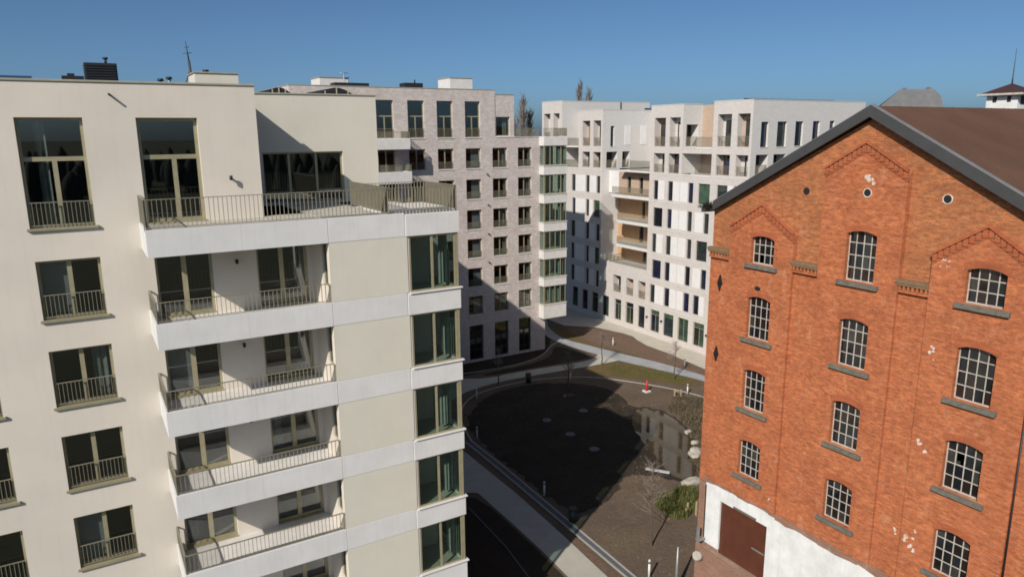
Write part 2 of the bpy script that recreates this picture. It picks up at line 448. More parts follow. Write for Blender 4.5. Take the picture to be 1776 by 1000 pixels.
def P(ax, c, u, d, z):
    return (u, c + d, z) if ax == 1 else (c + d, u, z)
def wall(mb, ax, c, u0, u1, z0, z1, holes, depth):
    """wall face in plane c looking towards -axis, real openings with reveals. hole = (u0,u1,z0,z1[,rise[,depth]])"""
    us = sorted({u0, u1} | {min(max(h[k], u0), u1) for h in holes for k in (0, 1)})
    zs = sorted({z0, z1} | {min(max(h[k], z0), z1) for h in holes for k in (2, 3)})
    nrm = (0, -1, 0) if ax == 1 else (-1, 0, 0)
    for i in range(len(us) - 1):
        run = None
        for j in range(len(zs) - 1):
            um, zm = (us[i] + us[i + 1]) / 2, (zs[j] + zs[j + 1]) / 2
            if us[i + 1] - us[i] < 1e-6: continue
            inside = any(h[0] < um < h[1] and h[2] < zm < h[3] for h in holes)
            if not inside:
                if run is None: run = zs[j]
            if (inside or j == len(zs) - 2) and run is not None:
                top = zs[j] if inside else zs[j + 1]
                mb.quad([P(ax, c, us[i], 0, run), P(ax, c, us[i + 1], 0, run), P(ax, c, us[i + 1], 0, top), P(ax, c, us[i], 0, top)], nrm)
                run = None
    e = (1, 0, 0) if ax == 1 else (0, 1, 0)
    for h in holes:
        a0, a1, b0, b1 = h[:4]
        rise = h[4] if len(h) > 4 else 0
        dp = h[5] if len(h) > 5 else depth
        zt = b1 - rise
        ne = tuple(-x for x in e)
        mb.quad([P(ax, c, a0, 0, b0), P(ax, c, a0, dp, b0), P(ax, c, a0, dp, zt), P(ax, c, a0, 0, zt)], e)
        mb.quad([P(ax, c, a1, 0, b0), P(ax, c, a1, dp, b0), P(ax, c, a1, dp, zt), P(ax, c, a1, 0, zt)], ne)
        mb.quad([P(ax, c, a0, 0, b0), P(ax, c, a0, dp, b0), P(ax, c, a1, dp, b0), P(ax, c, a1, 0, b0)], (0, 0, 1))
        if not rise:
            mb.quad([P(ax, c, a0, 0, b1), P(ax, c, a0, dp, b1), P(ax, c, a1, dp, b1), P(ax, c, a1, 0, b1)], (0, 0, -1))
        else:
            n = 8
            arc = [(a0 + (a1 - a0) * k / n, zt + rise * (1 - (2 * k / n - 1) ** 2)) for k in range(n + 1)]
            for k in range(n):
                (ua, za), (ub, zb) = arc[k], arc[k + 1]
                mb.quad([P(ax, c, ua, 0, za), P(ax, c, ub, 0, zb), P(ax, c, ub, 0, b1), P(ax, c, ua, 0, b1)], nrm)
                mb.quad([P(ax, c, ua, 0, za), P(ax, c, ub, 0, zb), P(ax, c, ub, dp, zb), P(ax, c, ua, dp, za)], (0, 0, -1))

_cache = {}
def window(parent, ax, c, u0, u1, z0, z1, mull=(), trans=(), fw=0.07, fd=0.07, fmat='bronze', gmat='glass',
           sill=None, rail=None, inset=0.22, mw=None, curtain=None, name='window', extra=None):
    """frame with mullions and transoms (the part), its panes, sill, guard rail and curtain (the sub-parts)"""
    d0 = inset; mw = mw or fw
    key = ('w', ax, round(u1 - u0, 2), round(z1 - z0, 2), tuple(round(m - u0, 2) for m in mull), tuple(round(t - z0, 2) for t in trans), fw, fd, fmat, mw)
    o = P(ax, c, u0, d0, z0)
    w, h = u1 - u0, z1 - z0
    loc = lambda m: (0, 0, 0)
    if key not in _cache:
        mb = MB()
        mb.abox(ax, 0, fw, 0, fd, 0, h); mb.abox(ax, w - fw, w, 0, fd, 0, h)
        mb.abox(ax, fw, w - fw, 0, fd, 0, fw); mb.abox(ax, fw, w - fw, 0, fd, h - fw, h)
        for t in trans: mb.abox(ax, fw, w - fw, 0.002, fd - 0.002, t - z0 - mw / 2, t - z0 + mw / 2)
        zl = (min(trans) - z0 - mw / 2) if trans else h - fw
        for m in mull: mb.abox(ax, m - u0 - mw / 2, m - u0 + mw / 2, -0.003, fd - 0.004, fw, zl)
        _cache[key] = mb.mesh(name, M[fmat])
    win = put(name, _cache[key], parent, o)
    # panes
    ue = [u0 + fw] + sorted(mull) + [u1 - fw]
    zl = min(trans) if trans else z1 - fw
    cells = [(ue[k] + (mw / 2 if k else 0), ue[k + 1] - (mw / 2 if k < len(ue) - 2 else 0), z0 + fw, zl - (mw / 2 if trans else 0)) for k in range(len(ue) - 1)]
    if trans: cells.append((u0 + fw, u1 - fw, zl + mw / 2, z1 - fw))
    for (a, b, e, g) in cells:
        k2 = ('p', ax, round(b - a, 2), round(g - e, 2), gmat)
        if k2 not in _cache:
            mb = MB(); mb.abox(ax, 0, b - a, 0, 0.012, 0, g - e)
            _cache[k2] = mb.mesh('pane', M[gmat])
        pn = put('pane', _cache[k2], win, P(ax, c, a, d0 + fd * 0.5, e))
        pn.rotation_euler[2 if ax == 1 else 2] = math.radians(R.uniform(-0.25, 0.25))
        pn.rotation_euler[0 if ax == 1 else 1] = math.radians(R.uniform(-0.2, 0.2))
    if sill:
        th, pr, ov, sm = sill
        k3 = ('s', ax, round(w, 2), sill, inset)
        if k3 not in _cache:
            mb = MB(); mb.abox(ax, -ov, w + ov, -pr, d0 - 0.003, -th, 0.004)
            _cache[k3] = mb.mesh('sill', M[sm])
        put('sill', _cache[k3], win, P(ax, c, u0, 0, z0))
    if rail:
        rh, sp, dd = rail
        k4 = ('r', ax, round(w, 2), rail)
        if k4 not in _cache:
            mb = MB()
            mb.abox(ax, 0.01, w - 0.01, 0, 0.04, rh - 0.025, rh); mb.abox(ax, 0.01, w - 0.01, 0, 0.04, 0.06, 0.085)
            n = max(2, int(round(w / sp)))
            for k in range(n + 1):
                u = 0.02 + (w - 0.04) * k / n
                mb.abox(ax, u - 0.008, u + 0.008, 0.004, 0.036, 0.085, rh - 0.025)
            _cache[k4] = mb.mesh('guard_rail', M['rail'])
        put('guard_rail', _cache[k4], win, P(ax, c, u0, dd, z0))
    if curtain:
        a, b, cm, cz = curtain
        mb = MB()
        n = max(6, int((b - a) / 0.07))
        for k in range(n):
            ua, ub = a + (b - a) * k / n, a + (b - a) * (k + 1) / n
            da, db = (0.05 * math.sin(k * 1.9), 0.05 * math.sin((k + 1) * 1.9)) if cm == 'curtain' else (0, 0)
            mb.quad([P(ax, c, ua, d0 + 0.25 + da, cz), P(ax, c, ub, d0 + 0.25 + db, cz), P(ax, c, ub, d0 + 0.25 + db, z1 - 0.02), P(ax, c, ua, d0 + 0.25 + da, z1 - 0.02)], (0, -1, 0) if ax == 1 else (-1, 0, 0), True)
        build(mb, 'curtain' if cm == 'curtain' else 'blind', M[cm], win)
    return win

_bal = {}
NBAL = {}
def railing(parent, ax, c, u0, u1, z, h=0.95, sp=0.14, bd=0.055, bw=0.012, single=True, ends=True):
    """flat bar balustrade along u in plane c; the bars are sub-parts (joined beyond the first 300 of a building)"""
    mb = MB()
    mb.abox(ax, u0, u1, c - 0.03, c + 0.03, z + h - 0.022, z + h)
    mb.abox(ax, u0, u1, c - 0.022, c + 0.022, z + 0.05, z + 0.068)
    if ends:
        for u in (u0, u1):
            mb.abox(ax, u - 0.012, u + 0.012, c - 0.028, c + 0.028, z - 0.05, z + h - 0.023)
    r = build(mb, 'railing', M['rail'], parent)
    n = int(round((u1 - u0) / sp))
    js = MB()
    for k in range(1, n):
        u = u0 + (u1 - u0) * k / n
        if single and NBAL.get(parent.name, 0) < 300:
            NBAL[parent.name] = NBAL.get(parent.name, 0) + 1
            k5 = (ax, h, bd, bw)
            if k5 not in _bal:
                b = MB(); b.abox(ax, -bw / 2, bw / 2, -bd / 2, bd / 2, 0.068, h - 0.022)
                _bal[k5] = b.mesh('baluster', M['rail'])
            put('baluster', _bal[k5], r, P(ax, c, u, 0, z))
        else:
            js.abox(ax, u - bw / 2, u + bw / 2, c - bd / 2, c + bd / 2, z + 0.068, z + h - 0.022)
    if js.v:
        j = build(js, 'balusters', M['rail'], r); j['kind'] = 'stuff'
    return r
G = -H
# ================================================================== GROUND
def gz(k): return G + 0.004 * k
def flat(poly, k, name, mat, kind='structure'):
    mb = MB(); mb.quad([(p[0], p[1], gz(k)) for p in poly], (0, 0, 1))
    o = build(mb, name, mat); o['kind'] = kind; return o
def smooth(pts, it=2, closed=True):
    for _ in range(it):
        q = []; n = len(pts)
        for i in range(n if closed else n - 1):
            a, b = pts[i], pts[(i + 1) % n]
            q.append((a[0] * .75 + b[0] * .25, a[1] * .75 + b[1] * .25)); q.append((a[0] * .25 + b[0] * .75, a[1] * .25 + b[1] * .75))
        if not closed: q = [pts[0]] + q + [pts[-1]]
        pts = q
    return pts
def ribbon(pts, w, k0, name, mat, h=None):
    """strip of constant width along a polyline, flat or as a low kerb"""
    mb = MB(); L = []; Rr = []
    for i, p in enumerate(pts):
        a = pts[max(0, i - 1)]; b = pts[min(len(pts) - 1, i + 1)]
        t = Vector((b[0] - a[0], b[1] - a[1])).normalized(); n = Vector((-t.y, t.x)) * w / 2
        L.append((p[0] + n.x, p[1] + n.y)); Rr.append((p[0] - n.x, p[1] - n.y))
    zt = gz(k0) + (h or 0)
    for i in range(len(pts) - 1):
        mb.quad([(*L[i], zt), (*L[i + 1], zt), (*Rr[i + 1], zt), (*Rr[i], zt)], (0, 0, 1))
        if h:
            for S in (L, Rr):
                mb.quad([(*S[i], gz(0)), (*S[i + 1], gz(0)), (*S[i + 1], zt), (*S[i], zt)])
    return struct(mb, name, mat)
flat([(-5500, -5500), (5500, -5500), (5500, 5500), (-5500, 5500)], -3, 'ground', M['earth'])
# courtyard soil as an uneven sheet
mb = MB(); nx, ny = 70, 84
def soil_h(x, y):
    return 0.05 * math.sin(x * 1.1 + 2 * math.sin(y * .6)) * math.sin(y * .9 + 1.3 * math.sin(x * .7)) * 0.12
for i in range(nx):
    for j in range(ny):
        xs = [11 + 47 * (i + a) / nx for a in (0, 1)]; ys = [18 + 74 * (j + b) / ny for b in (0, 1)]
        mb.quad([(x, y, gz(0) + soil_h(x, y) - 0.006) for x, y in ((xs[0], ys[0]), (xs[1], ys[0]), (xs[1], ys[1]), (xs[0], ys[1]))], (0, 0, 1))
struct(mb, 'soil', M['soil'])
flat(smooth([(29.0, 61.6), (34.5, 61.7), (38.2, 61.7), (41.6, 62.8), (44.4, 66.0), (47.8, 71.0), (46, 73), (43, 65.2), (29, 65.2)], 1), 2, 'planted_bed', M['soil_dark'])
flat(smooth([(32.6, 60.4), (38, 60.0), (44.6, 59.4), (45.7, 60.0), (45.2, 64.2), (44.3, 65.2), (42, 62.2), (38, 61.1), (33, 61.1)], 1), 2, 'planted_bed', M['soil_dark'])
flat(smooth([(45.2, 56.9), (47.5, 56.2), (48.3, 54.2), (49.2, 51.5), (49.9, 48), (49.2, 46.8), (47.2, 48.4), (45.6, 51), (43.2, 53.9), (41.7, 55.7), (43, 57.0)], 1), 2, 'lawn', M['lawn'])
flat(smooth([(46.3, 62), (47.4, 66.5), (48.7, 70.8), (49.3, 72), (50.5, 71), (49.0, 66.5), (48.6, 63.0), (49.6, 58.8), (51.0, 54.0), (51.6, 49), (50.9, 48.7), (50.2, 53), (48.8, 58)], 1), 1, 'lawn', M['lawn'])
flat(smooth([(49.6, 70.6), (51.5, 70.6), (53.2, 69.2), (54.4, 65), (53.6, 61.2), (53.4, 56.5), (52.9, 50.6), (52.3, 46), (51.3, 47), (51.0, 52), (50.0, 57.5), (49.2, 62), (48.9, 66)], 1), 3, 'planted_bed', M['bedsoil'])
flat([(56.6, 90), (50.6, 76), (50.6, 72.0), (52.0, 70.6), (53.4, 69.2), (54.5, 65.2), (54.6, 63.6), (54.0, 62.0), (53.5, 59.8), (53.5, 56.4), (52.9, 50.4), (52.6, 46), (52.6, 38), (56.6, 38)], 4, 'forecourt', M['pave'])
# curved blue grey path and its pale branch
up_ = [(52.5, 80), (50.0, 75), (48.3, 72.4), (46.9, 67.1), (47.9, 63.7), (49.1, 58.8), (50.45, 54.6), (51.4, 48.8), (52.0, 43), (52.2, 38)]
lo_ = [(50.6, 82), (48.0, 76), (46.6, 72.0), (45.5, 66.6), (46.4, 61.2), (47.35, 56.7), (48.75, 52.7), (50.2, 47.7), (50.8, 43), (51.0, 38)]
flat(smooth(up_, 2, False) + smooth(lo_, 2, False)[::-1], 5, 'path', M['path_blue'])
b1 = smooth([(28.8, 61.5), (32.2, 59.7), (36.3, 59.7), (41, 59.2), (44.5, 58.8), (46.2, 59.6), (46.8, 60.2)], 2, False)
b2 = smooth([(27.0, 56.4), (29.5, 57.6), (33.4, 58.2), (37.5, 57.9), (41.7, 57.5), (44.8, 57.2), (47.2, 57.2)], 2, False)
flat(b1 + b2[::-1], 6, 'path', M['path'])
flat([(26.2, 55.6), (29.3, 57.5), (32.3, 59.7), (29.5, 61.6), (29.5, 65), (26.2, 65)], 7, 'path', M['path'])
ribbon(smooth([(46.4, 66.6), (44.3, 65.8), (41.6, 63.0), (38.0, 61.75), (34.4, 61.7), (31, 62.2)], 2, False), 0.12, 0, 'kerb', M['kerb'], 0.06)
# low diagonal path in front of the near block, soil strip and gutter
lp = [(20.8, 39.6), (20.78, 34.6), (20.70, 31.4), (20.45, 27.0), (20.2, 18.5)]
rp = [(23.0, 46.0), (22.98, 38.2), (22.70, 32.1), (22.35, 27.0), (22.0, 18.5)]
flat([(17.2, 41.9), (19.7, 41.9), (19.7, 46.5)] + rp + lp[::-1] + [(20.3, 40.0), (17.2, 40.0)], 5, 'path', M['path'])
flat(smooth([(19.4, 39.7), (20.6, 39.0), (20.6, 33), (20.3, 27), (20, 18.6), (15, 18.6), (13.2, 25), (13.2, 39)], 1), 1, 'planted_bed', M['soil_dark'])
flat([(23.1, 46), (23.5, 46.4), (23.2, 32.2), (22.9, 27), (22.6, 18.6), (22.1, 18.6), (22.45, 27), (22.78, 32)], 3, 'planted_bed', M['bedsoil'])
gl = [(23.85, 47.4), (23.75, 42), (23.45, 33), (23.25, 27), (22.95, 18.6)]
ga = [(24.35, 47.3), (24.28, 42), (23.92, 33), (23.68, 27), (23.4, 18.6)]
flat(gl + ga[::-1], 4, 'gutter', M['gutter'])
ribbon(gl, 0.11, 0, 'kerb', M['kerb'], 0.055)
ribbon(ga, 0.11, 0, 'kerb', M['kerb'], 0.055)
ribbon(smooth([(24.35, 47.3), (25.6, 52.2), (28.4, 55.9), (31.8, 57.0), (36.6, 56.9), (41.4, 54.9), (43.6, 52.0), (45.8, 48.3), (47.0, 44.8), (47.5, 40)], 2, False), 0.14, 0, 'kerb', M['kerb'], 0.05)
ribbon([(19.35, 38.2), (19.13, 33.1), (18.7, 29.9), (18.2, 24)], 0.08, 0, 'kerb', M['gutter'], 0.05)
# pond
def rag(poly, amp, seed):
    r = random.Random(seed); q = []; n = len(poly)
    for i in range(n):
        a, b = Vector(poly[i]), Vector(poly[(i + 1) % n]); m = max(1, int((b - a).length / .35))
        for k in range(m):
            p = a.lerp(b, k / m); q.append((p.x + r.uniform(-amp, amp) * .6, p.y + r.uniform(-amp, amp) * .6))
    return q
shade_soil_poly = smooth([(25.4, 50.6), (28.6, 54.4), (32.2, 56.2), (36.4, 55.8), (39.6, 53.6), (41.0, 50.8), (40.4, 48.0), (39.8, 46.0), (41.2, 45.4), (41.5, 43.4), (41.2, 41.2), (39.8, 38.4), (37.6, 35.0), (35.6, 33.1), (33.8, 33.0), (32.9, 34.6), (31.4, 36.6), (29.6, 35.4), (27.4, 34.0), (24.5, 33.6), (24.6, 40), (24.8, 46)], 2)
flat(rag(shade_soil_poly, .30, 1), 4, 'shade_soil', M['shade_soil'])  # dark soil patch with the near block's shade painted into its colour
flat(rag(smooth([(40.4, 45.9), (41.3, 44.0), (41.0, 41.6), (39.8, 38.8), (37.6, 35.2), (35.6, 33.4), (34.0, 33.2), (33.6, 34.6), (34.6, 37.0), (35.6, 39.6), (36.6, 42.0), (38.4, 44.6)], 2), .14, 2), 5, 'pond', M['water'])

for (px, py, pr, sd_) in ((37.9, 47.9, .75, 4), (30.6, 33.0, .55, 6), (36.8, 51.6, .6, 7)):
    flat(rag(smooth([(px + pr * (1.6 if q % 2 else 1) * math.cos(q * 1.047), py + pr * .7 * math.sin(q * 1.047)) for q in range(6)], 2), .12, sd_), 6, 'puddle', M['water'])
# ================================================================== NEAR CREAM APARTMENT BLOCK
YW, YB = 27.4, 25.0
A = thing('apartment_block', 'near cream apartment block with white balcony bands and champagne window frames', 'apartment building', (5.0, 29.0, G))
T = [-2.88, -5.92, -8.92, -11.92, -14.93, -17.94, -20.95]
XL = -14.0
cols = [(-8.15, -6.3), (-4.85, -2.98), (-1.50, 0.33)]
holes = []; wspec = []
for (a, b) in cols:
    holes.append((a, b, -2.86, 0.60)); wspec.append((a, b, -2.86, 0.60, True))
    for n in range(1, 7):
        z0 = -5.87 - 3.01 * (n - 1); holes.append((a, b, z0, z0 + 1.95)); wspec.append((a, b, z0, z0 + 1.95, False))
holes.append((1.86, 3.75, -2.90, 0.60))
doors = []
for n in range(1, 7):
    F = T[n] - 0.38
    doors += [(1.94, 3.80, F + 0.04, F + 2.36), (5.33, 7.20, F + 0.04, F + 2.36)]
    holes += [d for d in doors[-2:]]
mb = MB()
wall(mb, 1, YW, XL, 5.73, -2.95, 1.70, [h for h in holes if h[3] > -2.9], 0.26)
wall(mb, 1, YW, XL, 7.55, G, -2.95, [h for h in holes if h[3] < -2.9], 0.26)
mb.quad([(5.73, YW, -2.95), (5.73, 44, -2.95), (5.73, 44, 1.7), (5.73, YW, 1.7)], (1, 0, 0))
mb.quad([(XL, YW, G), (XL, 44, G), (XL, 44, 1.7), (XL, YW, 1.7)], (-1, 0, 0))
mb.quad([(XL, 44, G), (11.8, 44, G), (11.8, 44, 1.7), (XL, 44, 1.7)], (0, 1, 0))
build(mb, 'front_wall', M['cream'], A)
# roof and coping
mb = MB(); mb.box(XL, 5.6, YW + 0.15, 43.9, 1.25, 1.5); mb.box(5.74, 11.65, 31.75, 43.9, 1.2, 1.45)
build(mb, 'roof', M['roof_felt'], A)
mb = MB()
mb.box(XL - 0.04, 5.77, YW - 0.04, YW + 0.28, 1.70, 1.765); mb.box(5.49, 5.77, YW + 0.28, 31.5, 1.70, 1.765)
mb.box(5.5, 11.84, 31.56, 31.86, 1.66, 1.72)
build(mb, 'coping', M['coping'], A, bevel=0.01)
# windows of the flat wall
SILL = (0.075, 0.09, 0.08, 'bronze'); RAIL = (0.82, 0.125, 0.05)
blinds = {(-1.50, 1): (0, 1), (-1.50, 4): (0, 1), (-4.85, 2): (1, 1)}
for (a, b, z0, z1, top) in wspec:
    m = (a + b) / 2
    cur = None
    n = 0 if top else int(round((-5.87 - z0) / 3.01)) + 1
    if (a, n) in blinds: cur = (a + 0.08, m, 'blind', z0 + 0.1)
    elif (a, n) == (-1.50, 2): cur = (m + 0.3, b - 0.05, 'curtain', z0 + 0.1)
    elif (a, n) == (-1.50, 0): cur = (a + 0.45, a + 0.75, 'curtain', z0 + 0.1)
    window(A, 1, YW, a, b, z0, z1, mull=(m,), trans=(-0.69,) if top else (), fw=0.09, mw=0.14, fd=0.08, inset=0.2, sill=SILL, rail=RAIL, curtain=cur)
window(A, 1, YW, 1.86, 3.75, -2.90, 0.60, mull=(2.92,), trans=(-0.70,), fw=0.11, mw=0.15, fd=0.08, inset=0.2, sill=(0.06, 0.05, 0.02, 'bronze'), name='terrace_door')
for i, (a, b, z0, z1) in enumerate(doors):
    cur = None
    if i in (1, 3): cur = (6.75, 7.0, 'curtain', z0 + 0.1)
    if i in (2,): cur = (a + 0.1, (a + b) / 2, 'blind', z0 + 0.1)
    if i in (6, 5): cur = (a + 0.15, a + 0.5, 'curtain', z0 + 0.1)
    window(A, 1, YW, a, b, z0, z1, mull=(2.87 if a < 4 else 6.25,), fw=0.09, mw=0.17, fd=0.08, inset=0.2, sill=(0.04, 0.02, 0.0, 'bronze'), name='balcony_door', curtain=cur)
# set back top storey
mb = MB()
wall(mb, 1, 31.6, 5.73, 11.8, -2.95, 1.66, [(6.72, 10.18, -2.88, -0.72)], 0.25)
mb.quad([(11.8, 31.6, G), (11.8, 44, G), (11.8, 44, 1.66), (11.8, 31.6, 1.66)], (1, 0, 0))
build(mb, 'setback_wall', M['cream_panel'], A)
window(A, 1, 31.6, 6.72, 10.18, -2.88, -0.72, mull=(7.85, 9.02), fw=0.07, mw=0.10, inset=0.18, name='terrace_door')
mb = MB()                                   # broader rear wing, hidden from here but casting its shade on the court
wall(mb, 1, 39.2, 11.8, 14.6, G, 1.85, [], 0.2)
YE = 59.0
mb.quad([(14.6, 39.2, G), (14.6, YE, G), (14.6, YE, 1.85), (14.6, 39.2, 1.85)], (1, 0, 0))
mb.quad([(4, YE, G), (14.6, YE, G), (14.6, YE, 1.85), (4, YE, 1.85)], (0, 1, 0))
mb.quad([(8, 39.2, 1.85), (14.6, 39.2, 1.85), (14.6, YE, 1.85), (8, YE, 1.85)], (0, 0, 1)); mb.quad([(4, 44.01, 1.85), (8, 44.01, 1.85), (8, YE, 1.85), (4, YE, 1.85)], (0, 0, 1))
mb.quad([(4, 44.01, G), (4, YE, G), (4, YE, 1.85), (4, 44.01, 1.85)], (-1, 0, 0))
build(mb, 'rear_wing', M['cream'], A)
for (x0, x1, y) in ((8.95, 10.3, 40.0), (11.85, 14.5, 41.4)):
    mb = MB(); n = 12
    pts = [(x0 + (x1 - x0) * k / n, 1.86 + 0.62 * (x1 - x0) / 2.65 * math.sin(math.pi * k / n) + (0.28 if x1 < 11 else 0.12)) for k in range(n + 1)]
    pts = [(x0, 1.86)] + pts + [(x1, 1.86)]
    i0 = len(mb.v); N = len(pts)
    mb.v += [(p[0], y, p[1]) for p in pts] + [(p[0], y + 5, p[1]) for p in pts]
    mb.f.append(tuple(range(N))); mb.sm.append(False)
    for k in range(N - 1): mb.f.append((k + 1, k, N + k, N + k + 1)); mb.sm.append(False)
    vr = build(mb, 'vaulted_rooflight', M['black'], A)
    fr = MB()
    for k in range(1, n, 3): fr.box(pts[k][0] - 0.03, pts[k][0] + 0.03, y - 0.03, y + 0.02, 1.87, pts[k][1])
    build(fr, 'glazing_bar', M['coping'], vr)
# projecting right hand volume
mb = MB()
side_hole = []
for n in range(1, 7):
    F = T[n] - 0.38; side_hole.append((25.35, 25.95, F + 0.9, T[n - 1] - 0.92))
wall(mb, 0, 7.36, YB + 0.02, YW, G, -2.95, side_hole, 0.12)
for n in range(6):
    z1, z0 = T[n] - 0.84, T[n + 1] + 0.0
    mb.box(7.38, 10.41, YB + 0.03, YB + 0.25, z0 - 0.8, z1)
    mb.box(10.26, 10.41, YB + 0.25, 27.9, z0 - 0.8, z1)
build(mb, 'side_wall', M['cream'], A)
for n in range(1, 7):
    F = T[n] - 0.38
    window(A, 0, 7.36, 25.35, 25.95, F + 0.9, T[n - 1] - 0.92, fw=0.05, inset=0.06, name='side_window')
    z1, z0 = T[n - 1] - 0.885, T[n] + 0.055 - 0.02
    mb = MB(); mb.box(7.372, 10.33, YB + 0.004, YB + 0.028, T[n] + 0.012, T[n - 1] - 0.882)
    build(mb, 'wall_panel', M['cream_panel'], A)
# bands: balcony fronts, middle panels, corner bay bands
for n in range(7):
    t = T[n]; lo = t - 0.875; J = 7.36
    mb = MB()
    mb.box(1.60, 4.4485, YB, YB + 0.16, lo, t); mb.box(1.60, 1.76, YB + 0.16, YW - 0.002, lo, t)
    build(mb, 'balcony_front', M['concrete'], A, bevel=0.004)
    mb = MB(); mb.box(4.4515, J - 0.008, YB, YB + 0.16, lo, t); build(mb, 'balcony_front', M['concrete'], A, bevel=0.003)
    mb = MB(); mb.box(1.77, J - 0.002, YB + 0.165, YW - 0.003, lo + 0.01, t - (0.07 if n == 0 else 0.38))
    build(mb, 'balcony_slab', M['terrace'] if n == 0 else M['slabwhite'], A)
    mb = MB(); mb.box(J + 0.008, 10.262, YB + 0.0, YB + 0.24, lo, t)
    build(mb, 'band_panel', M['concrete'], A, bevel=0.012)
    mb = MB(); mb.box(10.278, 12.53, YB - 0.03, YB + 0.2, lo, t - 0.05); mb.box(12.35, 12.53, YB + 0.2, 28.0, lo, t - 0.05)
    bb = build(mb, 'bay_band', M['concrete'], A, bevel=0.015)
    mb = MB(); mb.box(10.36, 12.60, YB - 0.09, YB + 0.22, t - 0.045, t + 0.005); mb.box(12.36, 12.60, YB + 0.22, 28.02, t - 0.045, t + 0.005)
    if n: build(mb, 'bay_cap', M['slabwhite'], bb, bevel=0.01)
    mb = MB(); mb.box(10.42, 12.34, YB + 0.21, 27.9, lo + 0.2, t - 0.06)
    build(mb, 'bay_floor', M['terrace'], A)
# glazed corner bays
for n in range(1, 7):
    z1, z0 = T[n - 1] - 0.88, T[n] + 0.01
    window(A, 1, YB, 10.415, 12.36, z0, z1, mull=(11.36,), fw=0.06, mw=0.085, fd=0.09, inset=0.04, gmat='glass_green', name='bay_window')
    mb = MB(); mb.box(12.37, 12.47, YB + 0.03, YB + 0.13, z0, z1)
    build(mb, 'corner_post', M['bronze'], A)
    # side glazing of the bay
    mb = MB(); mb.box(12.38, 12.45, 26.5, 26.58, z0, z1); mb.box(12.38, 12.45, 27.8, 27.95, z0, z1); mb.box(12.38, 12.45, YB + 0.14, 27.8, z1 - 0.06, z1); mb.box(12.38, 12.45, YB + 0.14, 27.8, z0, z0 + 0.06)
    sw = build(mb, 'bay_window', M['bronze'], A)
    mb = MB(); mb.box(12.41, 12.42, YB + 0.14, 26.5, z0 + 0.06, z1 - 0.06); build(mb, 'pane', M['glass_green'], sw)
    mb = MB(); mb.box(12.41, 12.42, 26.58, 27.8, z0 + 0.06, z1 - 0.06); build(mb, 'pane', M['glass_green'], sw)
    mb = MB(); k = 14
    for q in range(k):
        ya, yb = 25.5 + 0.7 * q / k, 25.5 + 0.7 * (q + 1) / k
        mb.quad([(12.2 + .05 * math.sin(q * 2.1), ya, z0 + 0.1), (12.2 + .05 * math.sin(q * 2.1 + 2.1), yb, z0 + 0.1), (12.2 + .05 * math.sin(q * 2.1 + 2.1), yb, z1), (12.2 + .05 * math.sin(q * 2.1), ya, z1)], (-1, 0, 0), True)
    build(mb, 'curtain', M['curtain'], A)
    mb = MB(); k = 12; xa = 11.72 + .12 * (n % 3)
    for q in range(k):
        ua, ub = xa + .5 * q / k, xa + .5 * (q + 1) / k
        mb.quad([(ua, 25.62 + .05 * math.sin(q * 1.9), z0 + .08), (ub, 25.62 + .05 * math.sin(q * 1.9 + 1.9), z0 + .08), (ub, 25.62 + .05 * math.sin(q * 1.9 + 1.9), z1 - .75), (ua, 25.62 + .05 * math.sin(q * 1.9), z1 - .75)], (0, -1, 0), True)
    build(mb, 'curtain', M['curtain'], A)
# rooms behind the glass
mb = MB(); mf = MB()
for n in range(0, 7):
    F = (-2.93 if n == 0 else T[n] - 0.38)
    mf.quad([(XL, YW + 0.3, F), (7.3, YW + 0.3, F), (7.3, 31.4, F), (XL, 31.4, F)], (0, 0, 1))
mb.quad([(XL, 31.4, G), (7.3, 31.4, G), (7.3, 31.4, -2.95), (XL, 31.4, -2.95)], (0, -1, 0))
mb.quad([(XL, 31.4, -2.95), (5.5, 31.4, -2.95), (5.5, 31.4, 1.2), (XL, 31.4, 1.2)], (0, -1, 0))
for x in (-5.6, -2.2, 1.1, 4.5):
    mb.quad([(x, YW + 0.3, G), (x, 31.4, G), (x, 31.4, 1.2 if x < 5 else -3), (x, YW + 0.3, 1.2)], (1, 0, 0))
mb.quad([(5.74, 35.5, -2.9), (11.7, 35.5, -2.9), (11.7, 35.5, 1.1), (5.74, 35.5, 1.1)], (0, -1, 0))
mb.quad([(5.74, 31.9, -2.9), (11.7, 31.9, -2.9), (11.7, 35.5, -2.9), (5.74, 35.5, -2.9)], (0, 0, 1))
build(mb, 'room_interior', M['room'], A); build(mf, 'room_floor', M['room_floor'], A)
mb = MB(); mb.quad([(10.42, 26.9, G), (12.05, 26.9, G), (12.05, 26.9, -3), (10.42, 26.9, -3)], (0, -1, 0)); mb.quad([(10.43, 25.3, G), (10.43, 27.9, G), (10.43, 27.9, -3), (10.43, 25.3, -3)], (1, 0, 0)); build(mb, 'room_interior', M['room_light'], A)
mb = MB(); mb.box(7.4, 12.46, 28.02, 31.58, G, -3.05); mb.box(7.4, 11.75, 31.6, 43.9, G, -3.1)
build(mb, 'core_wall', M['cream'], A)
